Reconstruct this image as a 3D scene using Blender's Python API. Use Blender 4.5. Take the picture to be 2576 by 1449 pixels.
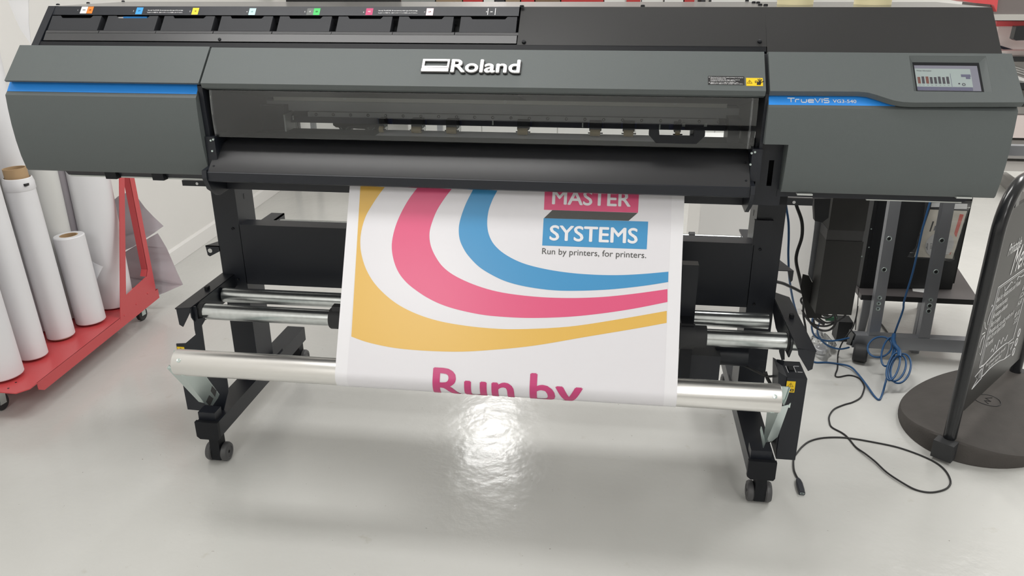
import bpy, bmesh, math, random
from mathutils import Vector, Matrix
from mathutils.geometry import tessellate_polygon
random.seed(7)
for _o in list(bpy.data.objects): bpy.data.objects.remove(_o)
SC = bpy.context.scene
COL = SC.collection

# ------------------------------------------------------------------ camera
W, H, FPX = 2576.0, 1449.0, 1992.07
CAM = Vector((0.0, 0.0, 1.62))
RX = Vector((0.9911934196, 0.1323594324, -0.0040725392))     # image right
RD = Vector((0.0452702007, -0.3675933126, -0.9288841507))    # image down
RF = Vector((-0.1244436171, 0.9205194931, -0.3703480106))    # forward
cd = bpy.data.cameras.new('camera'); cam = bpy.data.objects.new('camera', cd); COL.objects.link(cam)
cd.sensor_fit = 'HORIZONTAL'; cd.sensor_width = 36.0; cd.lens = FPX * 36.0 / W
cd.clip_start = 0.05; cd.clip_end = 60
_u, _b = -RD, -RF
cam.matrix_world = Matrix(((RX.x, _u.x, _b.x, CAM.x), (RX.y, _u.y, _b.y, CAM.y), (RX.z, _u.z, _b.z, CAM.z), (0, 0, 0, 1)))
SC.camera = cam

# ------------------------------------------------------------------ world, exposure, ceiling lamps
SC.view_settings.view_transform = 'Standard'; SC.view_settings.look = 'None'
SC.view_settings.gamma = 1.0; SC.view_settings.use_curve_mapping = False
SC.view_settings.exposure = -0.68
wd = bpy.data.worlds.new('world'); SC.world = wd; wd.use_nodes = True
wd.node_tree.nodes['Background'].inputs[0].default_value = (0.9, 0.95, 1.0, 1)
wd.node_tree.nodes['Background'].inputs[1].default_value = 0.3
CEIL = 3.05
LAMPS = [(-1.10, 1.80, 1.9, 0.5, 46), (1.9, 0.9, 0.6, 1.4, 40), (-1.5, -1.6, 0.6, 1.4, 66), (2.2, -1.6, 0.6, 1.4, 66),
         (0.2, 3.5, 1.4, 0.5, 66), (2.5, 4.3, 0.6, 1.4, 66), (-1.2, 7.25, 0.30, 1.0, 42), (4.8, 6.5, 0.6, 1.4, 95)]
for (lx, ly, sx, sy, en) in LAMPS:
    ld = bpy.data.lights.new('ceiling_lamp', 'AREA'); ld.shape = 'RECTANGLE'; ld.size = sx; ld.size_y = sy
    ld.energy = en; ld.color = (1.0, 0.985, 0.965)
    lo = bpy.data.objects.new('ceiling_lamp', ld); COL.objects.link(lo); lo.location = (lx, ly, CEIL - 0.06)

# ------------------------------------------------------------------ helpers
def ray(x, y): return RX * ((x - W / 2) / FPX) + RD * ((y - H / 2) / FPX) + RF
def onX(x, y, X): d = ray(x, y); return CAM + d * ((X - CAM.x) / d.x)
def onY(x, y, Y): d = ray(x, y); return CAM + d * ((Y - CAM.y) / d.y)
def onZ(x, y, Z): d = ray(x, y); return CAM + d * ((Z - CAM.z) / d.z)
def onP(x, y, o, n): d = ray(x, y); return CAM + d * ((o - CAM).dot(n) / d.dot(n))

def lin(c): return c / 12.92 if c <= 0.04045 else ((c + 0.055) / 1.055) ** 2.4
def hx(s): return tuple(lin(int(s[i:i + 2], 16) / 255) for i in (0, 2, 4))

def mat(name, col, rough=0.5, metal=0.0, spec=0.5, noise=0.0, nscale=40.0, bump=0.0, bscale=200.0, coat=0.0):
    m = bpy.data.materials.new(name); m.use_nodes = True
    nt = m.node_tree; b = nt.nodes['Principled BSDF']
    c = hx(col) if isinstance(col, str) else col
    b.inputs['Base Color'].default_value = (*c, 1); b.inputs['Roughness'].default_value = rough
    b.inputs['Metallic'].default_value = metal; b.inputs['Specular IOR Level'].default_value = spec
    b.inputs['Coat Weight'].default_value = coat
    tc = nt.nodes.new('ShaderNodeTexCoord')
    if noise:
        n = nt.nodes.new('ShaderNodeTexNoise'); n.inputs['Scale'].default_value = nscale; n.inputs['Detail'].default_value = 4
        nt.links.new(tc.outputs['Object'], n.inputs['Vector'])
        mx = nt.nodes.new('ShaderNodeMix'); mx.data_type = 'RGBA'
        mx.inputs[6].default_value = (*[v * (1 - noise) for v in c], 1); mx.inputs[7].default_value = (*[min(1, v * (1 + noise)) for v in c], 1)
        nt.links.new(n.outputs['Fac'], mx.inputs[0]); nt.links.new(mx.outputs[2], b.inputs['Base Color'])
    if bump:
        n = nt.nodes.new('ShaderNodeTexNoise'); n.inputs['Scale'].default_value = bscale
        nt.links.new(tc.outputs['Object'], n.inputs['Vector'])
        bp = nt.nodes.new('ShaderNodeBump'); bp.inputs['Strength'].default_value = bump; bp.inputs['Distance'].default_value = 0.002
        nt.links.new(n.outputs['Fac'], bp.inputs['Height']); nt.links.new(bp.outputs['Normal'], b.inputs['Normal'])
    return m

def clear_mat(name, tint, rough=0.03, gloss=0.9, alpha=0.0, acol=(1, 1, 1), ior=1.49):
    m = bpy.data.materials.new(name); m.use_nodes = True; nt = m.node_tree
    for n in list(nt.nodes): nt.nodes.remove(n)
    out = nt.nodes.new('ShaderNodeOutputMaterial'); tr = nt.nodes.new('ShaderNodeBsdfTransparent'); tr.inputs[0].default_value = (*tint, 1)
    gl = nt.nodes.new('ShaderNodeBsdfGlossy'); gl.inputs['Roughness'].default_value = rough; gl.inputs[0].default_value = (gloss, gloss, gloss, 1)
    fr = nt.nodes.new('ShaderNodeFresnel'); fr.inputs[0].default_value = ior
    mx = nt.nodes.new('ShaderNodeMixShader'); nt.links.new(fr.outputs[0], mx.inputs[0]); nt.links.new(tr.outputs[0], mx.inputs[1]); nt.links.new(gl.outputs[0], mx.inputs[2])
    last = mx
    if alpha:
        df = nt.nodes.new('ShaderNodeBsdfDiffuse'); df.inputs[0].default_value = (*acol, 1)
        m2 = nt.nodes.new('ShaderNodeMixShader'); m2.inputs[0].default_value = alpha
        nt.links.new(mx.outputs[0], m2.inputs[1]); nt.links.new(df.outputs[0], m2.inputs[2]); last = m2
    nt.links.new(last.outputs[0], out.inputs[0])
    return m

WL = {}
def tag(o, label=None, cat=None, group=None, kind=None):
    if label: o['label'] = label
    if cat: o['category'] = cat
    if group: o['group'] = group
    if kind: o['kind'] = kind
    return o
def thing(name, loc, label, cat, group=None):
    o = bpy.data.objects.new(name, None); COL.objects.link(o); o.location = loc; o.empty_display_size = 0.05
    WL[o.name] = Vector(loc); return tag(o, label, cat, group)

class B:
    """collects shapes in world coordinates, build() links them as one mesh object"""
    def __init__(s): s.bm = bmesh.new(); s.smooth = True
    def _new(s, n0): s.bm.verts.ensure_lookup_table(); return s.bm.verts[n0:]
    def bevel(s, verts, off, seg=2):
        vs = set(verts); es = [e for e in s.bm.edges if e.verts[0] in vs and e.verts[1] in vs]
        es = [e for e in es if len(e.link_faces) == 2 and e.calc_face_angle(0) > 0.3]
        bmesh.ops.bevel(s.bm, geom=es, offset=off, segments=seg, affect='EDGES', profile=0.5, clamp_overlap=True)
    def hexa(s, p, bv=0.0):
        vs = [s.bm.verts.new(q) for q in p]
        for f in ((0, 3, 2, 1), (4, 5, 6, 7), (0, 1, 5, 4), (1, 2, 6, 5), (2, 3, 7, 6), (3, 0, 4, 7)): s.bm.faces.new([vs[i] for i in f])
        if bv: s.bevel(vs, bv)
        return s
    def box(s, x0, x1, y0, y1, z0, z1, bv=0.0):
        return s.hexa([(x0, y0, z0), (x1, y0, z0), (x1, y1, z0), (x0, y1, z0), (x0, y0, z1), (x1, y0, z1), (x1, y1, z1), (x0, y1, z1)], bv)
    def prism(s, poly, vec, bv=0.0):
        """planar outline (3-D points) pushed along vec"""
        v = Vector(vec); a = [s.bm.verts.new(Vector(p)) for p in poly]; b = [s.bm.verts.new(Vector(p) + v) for p in poly]; n = len(a)
        s.bm.faces.new(a); s.bm.faces.new(b[::-1])
        for i in range(n): s.bm.faces.new((a[i], b[i], b[(i + 1) % n], a[(i + 1) % n]))
        if bv: s.bevel(a + b, bv)
        return s
    def prism_x(s, prof, x0, x1, bv=0.0): return s.prism([(x0, y, z) for y, z in prof], (x1 - x0, 0, 0), bv)
    def ring(s, outer, inner, vec):
        """frame between two outlines of equal length"""
        v = Vector(vec); n = len(outer)
        L = [[s.bm.verts.new(Vector(p) + d) for p in q] for q in (outer, inner) for d in (Vector(), v)]
        for i in range(n):
            j = (i + 1) % n
            for a, b in ((0, 2), (2, 3), (3, 1), (1, 0)): s.bm.faces.new((L[a][i], L[a][j], L[b][j], L[b][i]))
        return s
    def cyl(s, p0, p1, r, r1=None, seg=24, cap=True, bv=0.0):
        p0 = Vector(p0); p1 = Vector(p1); d = (p1 - p0).normalized(); r1 = r if r1 is None else r1
        u = d.orthogonal().normalized(); w = d.cross(u)
        A = []; Bv = []
        for i in range(seg):
            t = 2 * math.pi * i / seg; k = u * math.cos(t) + w * math.sin(t)
            A.append(s.bm.verts.new(p0 + k * r)); Bv.append(s.bm.verts.new(p1 + k * r1))
        for i in range(seg): j = (i + 1) % seg; s.bm.faces.new((A[i], A[j], Bv[j], Bv[i]))
        if cap: s.bm.faces.new(A[::-1]); s.bm.faces.new(Bv)
        if bv: s.bevel(A + Bv, bv)
        return s
    def lathe(s, c, axis, prof, seg=40, closed=True):
        """prof = (radius, height along axis) list, closed loop of revolution"""
        c = Vector(c); d = Vector(axis).normalized(); u = d.orthogonal().normalized(); w = d.cross(u); rows = []
        for r, h in prof:
            rows.append([s.bm.verts.new(c + d * h + (u * math.cos(2 * math.pi * i / seg) + w * math.sin(2 * math.pi * i / seg)) * max(r, 1e-5)) for i in range(seg)])
        n = len(rows)
        for k in range(n if closed else n - 1):
            a = rows[k]; b = rows[(k + 1) % n]
            for i in range(seg): j = (i + 1) % seg; s.bm.faces.new((a[i], a[j], b[j], b[i]))
        return s
    def tube(s, pts, r, seg=10, smooth=0, close=False):
        pts = [Vector(p) for p in pts]
        if smooth: pts = spline(pts, smooth, close)
        n = len(pts); prev = None; rows = []
        for i, p in enumerate(pts):
            a = pts[(i - 1) % n] if (close or i > 0) else p; b = pts[(i + 1) % n] if (close or i < n - 1) else p
            d = (b - a); d = d.normalized() if d.length > 1e-9 else Vector((0, 0, 1))
            if prev is None: u = d.orthogonal().normalized()
            else:
                u = prev - d * prev.dot(d); u = u.normalized() if u.length > 1e-6 else d.orthogonal().normalized()
            prev = u; w = d.cross(u)
            rows.append([s.bm.verts.new(p + (u * math.cos(2 * math.pi * k / seg) + w * math.sin(2 * math.pi * k / seg)) * r) for k in range(seg)])
        for i in range(n if close else n - 1):
            a = rows[i]; b = rows[(i + 1) % n]
            for k in range(seg): j = (k + 1) % seg; s.bm.faces.new((a[k], a[j], b[j], b[k]))
        if not close: s.bm.faces.new(rows[0][::-1]); s.bm.faces.new(rows[-1])
        return s
    def flat(s, pts, fn=None, cuts=None, thick=None):
        """filled outline in 2-D, optionally cut along its second coordinate and mapped by fn(u, v)"""
        t = bmesh.new(); V = [t.verts.new((p[0], p[1], 0)) for p in pts]
        for tri in tessellate_polygon([[Vector((p[0], p[1], 0)) for p in pts]]): t.faces.new([V[i] for i in tri])
        s._merge(t, fn, cuts); return s
    def _merge(s, t, fn, cuts):
        for c in cuts or []:
            bmesh.ops.bisect_plane(t, geom=t.verts[:] + t.edges[:] + t.faces[:], plane_co=(0, c, 0), plane_no=(0, 1, 0))
        m = {v: s.bm.verts.new(fn(v.co.x, v.co.y, v.co.z) if fn else v.co) for v in t.verts}
        for f in t.faces:
            try: s.bm.faces.new([m[v] for v in f.verts])
            except ValueError: pass
        t.free()
    def text(s, txt, fn, u0, v0, u1=None, h=None, w=None, bold=0.0, depth=0.0, cuts=None, align='LEFT', shear=0.0, dup=((0, 0),)):
        """lettering: cap height h, baseline at (u0, v0), stretched to end at u1 when given"""
        cu = bpy.data.curves.new('t', 'FONT'); cu.body = txt; cu.extrude = depth; cu.resolution_u = 4; cu.shear = shear
        ob = bpy.data.objects.new('t', cu); COL.objects.link(ob)
        dg = bpy.context.evaluated_depsgraph_get(); me = bpy.data.meshes.new_from_object(ob.evaluated_get(dg))
        s.smooth = False; t = bmesh.new(); t.from_mesh(me); bpy.data.objects.remove(ob); bpy.data.curves.remove(cu); bpy.data.meshes.remove(me)
        bmesh.ops.triangulate(t, faces=t.faces[:])
        xs = [v.co.x for v in t.verts]; x0, x1 = min(xs), max(xs); CAP = 0.685
        sv = h / CAP; su = (u1 - u0) / (x1 - x0) if u1 is not None else sv * (w or 1.0)
        du = u0
        if align == 'CENTER': du = u0 - (x1 - x0) * su / 2
        for v in t.verts: v.co = Vector((du + (v.co.x - x0) * su, v0 + v.co.y * sv, v.co.z))
        if bold: bx_, by_ = bold * su, bold * sv * .8; dup = ((0, 0), (bx_, 0), (-bx_, 0), (0, by_), (0, -by_))
        for k in range(1, len(dup)):
            t2 = t.copy()
            for v in t2.verts: v.co += Vector((dup[k][0], dup[k][1], .00007 * k))
            s._merge(t2, fn, cuts)
        s._merge(t, fn, cuts); return s
    def build(s, name, m, parent=None, angle=35, weld=True):
        me = bpy.data.meshes.new(name)
        if weld: bmesh.ops.remove_doubles(s.bm, verts=s.bm.verts[:], dist=1e-6)
        bmesh.ops.recalc_face_normals(s.bm, faces=s.bm.faces[:])
        o = bpy.data.objects.new(name, me); COL.objects.link(o)
        if parent is not None:
            off = WL[parent.name]; bmesh.ops.translate(s.bm, verts=s.bm.verts[:], vec=-off); o.parent = parent; WL[o.name] = off
        else:
            zs = [v.co.z for v in s.bm.verts]; c = sum((v.co for v in s.bm.verts), Vector()) / max(1, len(s.bm.verts)); c.z = min(zs)
            bmesh.ops.translate(s.bm, verts=s.bm.verts[:], vec=-c); o.location = c; WL[o.name] = c
        s.bm.to_mesh(me); s.bm.free()
        for p in me.polygons: p.use_smooth = s.smooth
        me.set_sharp_from_angle(angle=math.radians(angle))
        me.materials.append(m)
        return o

def spline(pts, k, close=False):
    """Catmull-Rom through the points, k steps each"""
    out = []; n = len(pts)
    for i in range(n if close else n - 1):
        g = (lambda q: pts[q % n]) if close else (lambda q: pts[max(0, min(n - 1, q))])
        p0, p1, p2, p3 = g(i - 1), g(i), g(i + 1), g(i + 2)
        for j in range(k):
            t = j / k
            out.append(0.5 * ((2 * p1) + (p2 - p0) * t + (2 * p0 - 5 * p1 + 4 * p2 - p3) * t * t + (3 * p1 - p0 - 3 * p2 + p3) * t ** 3))
    if not close: out.append(pts[-1])
    return out

def plane_fn(o, u, v, lift=0.0):
    o = Vector(o); u = Vector(u).normalized(); v = Vector(v).normalized(); n = u.cross(v)
    return lambda a, b, c=0.0: o + u * a + v * b + n * (c + lift)

def struct(b, name, m): return tag(b.build(name, m), kind='structure')

# ------------------------------------------------------------------ materials
M = {}
M['wall'] = mat('wall_paint', (0.80, 0.79, 0.765), 0.7, noise=0.02, nscale=3)
M['trim'] = mat('trim_gloss_paint', (0.84, 0.83, 0.81), 0.3)
M['ceiling'] = mat('ceiling_tile', (0.82, 0.82, 0.81), 0.9, noise=0.03, nscale=60)
M['cover'] = mat('grey_powder_coat', (0.105, 0.119, 0.119), 0.50, spec=0.35, bump=0.10, bscale=900, noise=0.05, nscale=500)
M['black'] = mat('black_powder_coat', (0.0120, 0.0142, 0.0200), 0.38, spec=0.42, bump=0.12, bscale=900)
M['black2'] = mat('black_moulded_plastic', (0.0105, 0.0115, 0.014), 0.5, spec=0.22)
M['top'] = mat('charcoal_sheet_metal', (0.031, 0.031, 0.0315), 0.36, spec=0.3, bump=0.08, bscale=900)
M['apron'] = mat('satin_black_sheet', (0.024, 0.0245, 0.027), 0.36, bump=0.05, bscale=900)
M['tray'] = mat('dark_grey_plastic', (0.026, 0.0275, 0.032), 0.55, spec=0.35)
M['ledge'] = mat('grey_satin_ledge', (0.05, 0.051, 0.054), 0.35)
M['blue'] = mat('blue_stripe_paint', (0.032, 0.31, 0.92), 0.4)
M['white'] = mat('white_print', (0.86, 0.86, 0.87), 0.35)
M['chrome'] = mat('polished_logo_metal', (0.95, 0.94, 0.93), 0.22, 0.35)
M['ink'] = mat('black_print', (0.012, 0.012, 0.013), 0.5)
M['yellow'] = mat('warning_yellow', (0.90, 0.60, 0.012), 0.45)
M['alu'] = mat('satin_aluminium', (0.82, 0.81, 0.79), 0.31, 1.0, bump=0.03, bscale=400)
M['galv'] = mat('galvanised_steel', (0.66, 0.69, 0.69), 0.26, 1.0, noise=0.2, nscale=60)
M['zinc'] = mat('zinc_plated_steel', (0.62, 0.72, 0.70), 0.28, 0.85)
M['steel'] = mat('grey_painted_steel', (0.29, 0.30, 0.32), 0.36, 0.5)
M['rail'] = mat('anodised_rail', (0.46, 0.45, 0.40), 0.4, 0.0)
M['rail2'] = mat('grey_rail_face', (0.27, 0.275, 0.275), 0.45, 0.0)
M['navy'] = mat('dark_blue_black', (0.010, 0.012, 0.028), 0.5)
M['gold'] = mat('brown_rubber_roller', (0.30, 0.23, 0.115), 0.6)
M['rubber'] = mat('dark_rubber', (0.03, 0.031, 0.033), 0.6)
M['wheel'] = mat('grey_wheel_tread', (0.075, 0.075, 0.078), 0.45)
M['red'] = mat('red_enamel', (0.60, 0.075, 0.082), 0.33)
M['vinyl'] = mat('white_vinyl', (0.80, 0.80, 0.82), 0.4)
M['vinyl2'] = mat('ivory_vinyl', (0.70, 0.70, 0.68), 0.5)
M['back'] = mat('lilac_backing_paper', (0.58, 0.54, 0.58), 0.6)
M['card'] = mat('brown_cardboard', (0.46, 0.31, 0.17), 0.8)
M['cream'] = mat('cream_masking_tape', (0.82, 0.74, 0.46), 0.7)
M['cable'] = mat('black_cable', (0.012, 0.012, 0.013), 0.45)
M['bcable'] = mat('blue_cable', (0.016, 0.085, 0.22), 0.4)
M['chalk'] = mat('chalkboard_grey', (0.030, 0.0295, 0.028), 0.38, spec=0.35)
M['base'] = mat('recycled_rubber', (0.066, 0.059, 0.054), 0.75, noise=0.25, nscale=14, bump=0.4, bscale=160)
M['tubeb'] = mat('black_gloss_tube', (0.014, 0.015, 0.017), 0.22)
M['charcoal'] = mat('charcoal_box', (0.017, 0.017, 0.0165), 0.55, spec=0.25, bump=0.1, bscale=700)
M['pc'] = mat('black_case_plastic', (0.010, 0.011, 0.013), 0.5)
M['table'] = mat('dark_brown_laminate', (0.085, 0.078, 0.078), 0.4)
M['paper'] = mat('white_paper', (0.8, 0.8, 0.79), 0.7)
M['pale'] = mat('pale_card', (0.72, 0.67, 0.58), 0.6)
M['coral'] = mat('coral_print', (0.72, 0.13, 0.10), 0.5)
M['disc'] = mat('matt_white_disc', (0.66, 0.65, 0.64), 0.35)
M['win'] = clear_mat('smoked_clear_acrylic', (0.95, 0.965, 0.97), 0.03, 0.95, ior=1.48)
M['bag'] = clear_mat('clear_polythene', (0.95, 0.96, 0.97), 0.10, 0.95, 0.04, (0.9, 0.9, 0.9))
M['greybox'] = mat('light_grey_metal', (0.50, 0.52, 0.50), 0.45)
M['pgold'] = mat('ochre_ink', (0.74, 0.46, 0.10), 0.32)
M['ppink'] = mat('pink_ink', (0.72, 0.10, 0.22), 0.32)
M['ppink2'] = mat('deep_pink_ink', (0.55, 0.055, 0.19), 0.32)
M['pblue'] = mat('sky_blue_ink', (0.06, 0.29, 0.56), 0.32)
M['pgrey'] = mat('charcoal_ink', (0.07, 0.07, 0.068), 0.4)
M['pwhite'] = mat('bare_white_vinyl', (0.80, 0.795, 0.825), 0.30)
M['ptint'] = mat('printed_white_vinyl', (0.745, 0.735, 0.77), 0.30)

def floor_mat():
    m = bpy.data.materials.new('grey_epoxy_floor'); m.use_nodes = True; nt = m.node_tree; b = nt.nodes['Principled BSDF']
    tc = nt.nodes.new('ShaderNodeTexCoord')
    def noise(sc, det=4, rough=0.5):
        n = nt.nodes.new('ShaderNodeTexNoise'); n.inputs['Scale'].default_value = sc; n.inputs['Detail'].default_value = det
        n.inputs['Roughness'].default_value = rough; nt.links.new(tc.outputs['Object'], n.inputs['Vector']); return n
    def ramp(src, a, ca, b_, cb):
        r = nt.nodes.new('ShaderNodeValToRGB'); r.color_ramp.elements[0].position = a; r.color_ramp.elements[0].color = (*ca, 1)
        r.color_ramp.elements[1].position = b_; r.color_ramp.elements[1].color = (*cb, 1); nt.links.new(src, r.inputs[0]); return r
    r1 = ramp(noise(1.3).outputs['Fac'], 0.3, (0.60, 0.60, 0.575), 0.7, (0.655, 0.655, 0.63))
    r2 = ramp(noise(9, 6, 0.62).outputs['Fac'], 0.66, (1, 1, 1), 0.80, (0.83, 0.80, 0.74))
    r3 = ramp(noise(75, 2).outputs['Fac'], 0.77, (1, 1, 1), 0.82, (0.42, 0.40, 0.37))
    m1 = nt.nodes.new('ShaderNodeMix'); m1.data_type = 'RGBA'; m1.blend_type = 'MULTIPLY'; m1.inputs[0].default_value = 1
    m2 = nt.nodes.new('ShaderNodeMix'); m2.data_type = 'RGBA'; m2.blend_type = 'MULTIPLY'; m2.inputs[0].default_value = 1
    nt.links.new(r1.outputs[0], m1.inputs[6]); nt.links.new(r2.outputs[0], m1.inputs[7])
    nt.links.new(m1.outputs[2], m2.inputs[6]); nt.links.new(r3.outputs[0], m2.inputs[7])
    nt.links.new(m2.outputs[2], b.inputs['Base Color'])
    b.inputs['Roughness'].default_value = 0.19; b.inputs['Specular IOR Level'].default_value = 0.5
    n = noise(26, 3); n2 = noise(3.5, 2)
    ad = nt.nodes.new('ShaderNodeMath'); ad.operation = 'MULTIPLY_ADD'; ad.inputs[1].default_value = 5.0
    nt.links.new(n2.outputs['Fac'], ad.inputs[0]); nt.links.new(n.outputs['Fac'], ad.inputs[2])
    bp = nt.nodes.new('ShaderNodeBump'); bp.inputs['Strength'].default_value = 0.42; bp.inputs['Distance'].default_value = 0.0026
    nt.links.new(ad.outputs[0], bp.inputs['Height']); nt.links.new(bp.outputs['Normal'], b.inputs['Normal'])
    return m
M['floor'] = floor_mat()

# ------------------------------------------------------------------ the room
def wx(y): return -2.61 - 0.042 * (y - 4.16)          # the left wall stands slightly askew to the printer
YB, XR, YF = 8.2, 5.6, -3.2
struct(B().box(-3.4, XR + .1, YF - .1, YB + .1, -0.1, 0.0), 'floor', M['floor'])
struct(B().box(-3.4, XR + .1, YF - .1, YB + .1, CEIL, CEIL + .1), 'ceiling', M['ceiling'])
struct(B().hexa([(wx(YF) - .1, YF, 0), (wx(YF), YF, 0), (wx(YB), YB, 0), (wx(YB) - .1, YB, 0), (wx(YF) - .1, YF, CEIL), (wx(YF), YF, CEIL), (wx(YB), YB, CEIL), (wx(YB) - .1, YB, CEIL)]), 'wall_left', M['wall'])
struct(B().box(-3.2, XR, YB, YB + .1, 0, CEIL), 'wall_back', M['wall'])
struct(B().box(XR, XR + .1, YF, YB, 0, CEIL), 'wall_right', M['wall'])
struct(B().box(-3.2, XR, YF - .1, YF, 0, CEIL), 'wall_front', M['wall'])
bb = B(); t0, t1 = 0.018, 0.006
y0, y1 = 0.0, YB
bb.prism([(wx(y0), y0, 0.001), (wx(y0) + t0, y0, 0.001), (wx(y0) + t0, y0, 0.088), (wx(y0) + t1, y0, 0.1), (wx(y0), y0, 0.1)], (wx(y1) - wx(y0), y1 - y0, 0))
struct(bb, 'baseboard_left', M['trim'])
struct(B().box(-3.0, XR, YF, YF + .03, 0.001, 0.36), 'dark_reflection_panel', M['ink'])  # unseen black panel, added to darken the lower reflection in the front window
struct(B().box(-2.75, XR, YB - .016, YB, 0.001, 0.1), 'baseboard_back', M['trim'])
# lamp housings that hold the ceiling lamps
for k, (lx, ly, sx, sy, en) in enumerate(LAMPS):
    hb = B(); a, b_ = sx / 2 + .03, sy / 2 + .03
    hb.box(lx - a, lx + a, ly - b_, ly + b_, CEIL - .045, CEIL)
    o = hb.build('ceiling_light', M['trim'])
    tag(o, 'white flat ceiling light panel above the workshop floor', 'light', 'ceiling light panels')

# ------------------------------------------------------------------ the printer
PR = thing('wide_format_printer', (-0.40, 2.65, 0.0), 'wide grey and black roll-fed printer on a castor stand with blue side stripes', 'printer')
def part(b, name, m, parent=None, label=None, angle=35):
    o = b.build(name, m, parent or PR, angle)
    if label: o['label'] = label
    return o
XL, XC0, XC1, XR1 = -1.745, -1.150, 0.365, 0.963       # outer left, cover joints, outer right
# top housing: sloped front plate right of the ink bay, recessed plate inside the bay
hb = B()
hb.prism_x([(2.72, 1.530), (2.320, 1.530), (2.222, 1.437), (2.238, 1.437), (2.238, 1.30), (2.72, 1.20)], -0.284, 0.3738)
hb.prism_x([(2.72, 1.530), (2.320, 1.530), (2.200, 1.418), (2.238, 1.418), (2.238, 1.20), (2.72, 1.09)], 0.3738, 0.945)
housing = part(hb, 'top_housing', M['top'])
part(B().box(-1.712, 0.942, 2.325, 2.718, 1.5295, 1.5306), 'top_plate', mat('smooth_top_sheet', (.045, .045, .045), .16))
part(B().prism_x([(2.72, 1.530), (2.335, 1.530), (2.335, 1.512), (2.285, 1.437), (2.238, 1.437), (2.238, 1.30), (2.72, 1.20)], -1.716, -0.284), 'ink_bay', M['black2'])
part(B().prism_x([(2.335, 1.531), (2.320, 1.5315), (2.208, 1.425), (2.275, 1.425)], -1.717, -1.694), 'end_panel', M['black'])
part(B().prism_x([(2.2385, 1.4370), (2.2225, 1.4370), (2.212, 1.4255), (2.2385, 1.40)], -1.694, 0.372), 'gap_filler', M['black2'])
for (x, y) in ((222, 9), (310, 4.5), (146, 13)):
    p = onZ(x, y, 1.53); part(B().lathe((p.x, p.y, 1.530), (0, 0, 1), [(0, 0.0), (.006, 0.0), (.005, .004), (0, .005)], 12, False), 'cap_screw', M['black2'])
for (x, y) in ((1313, 18), (1617, 17), (1879, 4), (1896, 8), (1907, 8.5), (1912, 14), (1926, 15)):
    p = onZ(x, y, 1.53); part(B().lathe((p.x, p.y, 1.530), (0, 0, 1), [(0, 0.0), (.0065, 0.0), (.0055, .005), (0, .006)], 12, False), 'cap_screw', M['black2'])
_so = Vector((0, 2.320, 1.530)); _sv = Vector((0, -0.105, -0.098)).normalized(); _sn = Vector((0, _sv.z, -_sv.y))
for (x, y) in ((1318, 106), (1911, 105)):
    p = onP(x, y, _so, _sn); d = Vector((0, -.68, .73))
    part(B().lathe(p, d, [(0, 0), (.006, 0), (.005, .004), (0, .005)], 12, False), 'plate_screw', M['black2'])
# ink bay: strip with labels, eight trays, ledge
STRIP = part(B().prism_x([(2.336, 1.5305), (2.320, 1.5305), (2.299, 1.5075), (2.320, 1.5075), (2.336, 1.520)], -1.694, -0.289), 'label_strip', M['black'])
so = Vector((0, 2.320, 1.5305)); sv = Vector((0, 2.320 - 2.299, 1.5305 - 1.5075)).normalized(); sn = Vector((1, 0, 0)).cross(sv)
def strip_uv(x, y): p = onP(x, y, so, sn); return p.x, (p - so).dot(sv)
sfn = plane_fn(so, (1, 0, 0), sv, 0.0004)
chips = [('201 17 217 17 222 34 206 34', (0.8, 0.8, 0.8), 'WH'), ('218 17 232 17 236 34 222 34', (0.85, 0.22, 0.02), 'OR'), ('341 19 357 19 361 36 344 36', (0.04, 0.33, 0.75), 'CY'),
         ('482 20 498 20 501 37 485 37', (0.82, 0.62, 0.01), 'YE'), ('625 21 642 21 644 38 628 38', (0.47, 0.75, 0.77), 'LC'), ('771 21 788 21 790 38 773 38', (0.09, 0.10, 0.095), 'LK'),
         ('788 21 804 21 806 38 790 38', (0.02, 0.52, 0.09), 'GR'), ('920 21 937 21 939 38 921 38', (0.50, 0.02, 0.13), 'MG'), ('1072 21 1089 21 1091 39 1073 39', (0.86, 0.62, 0.66), 'LM')]
for k, (s_, c_, t_) in enumerate(chips):
    q = list(map(float, s_.split())); uv = [strip_uv(q[i], q[i + 1]) for i in (0, 2, 4, 6)]
    # the chips are printed square-on: use the mean edges
    u0 = (uv[0][0] + uv[3][0]) / 2; u1 = (uv[1][0] + uv[2][0]) / 2; v1 = uv[0][1]; v0 = uv[2][1]
    part(B().flat([(u0, v0), (u1, v0), (u1, v1), (u0, v1)], sfn), 'colour_chip', mat('chip_ink_%d' % k, c_, 0.4), STRIP, 'small colour label above an ink tray')
    tb = B().text(t_, plane_fn(so, (1, 0, 0), sv, 0.0008), (u0 + u1) / 2, (v0 + v1) / 2 - .002, h=.0042, w=0.9, align='CENTER', bold=0.01)
    part(tb, 'chip_code', M['white'] if k in (5, 7) else M['ink'], STRIP)
def strip_text(t, *a, **k): part(B().text(t, plane_fn(so, (1, 0, 0), sv, 0.0006), *a, **k), 'strip_lettering', M['white'], STRIP)
for n_, (x, y) in enumerate(((196, 26), (335, 28), (477, 29), (620, 30), (766, 30), (914, 31), (1067, 31), (1223, 30))):
    u, v = strip_uv(x, y); strip_text(str(n_ + 1), u, v - .002, h=.0045)
strip_text('BK', strip_uv(1237, 30)[0], strip_uv(1237, 30)[1] - .002, h=.004, align='CENTER', bold=0.01)
for x in (1228.5, 1247):
    u, v = strip_uv(x, 21); u2, v2 = strip_uv(x, 38); part(B().flat([(u - .0008, v2), (u + .0008, v2), (u + .0008, v), (u - .0008, v)], plane_fn(so, (1, 0, 0), sv, 0.0006)), 'strip_line', M['white'], STRIP)
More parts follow.
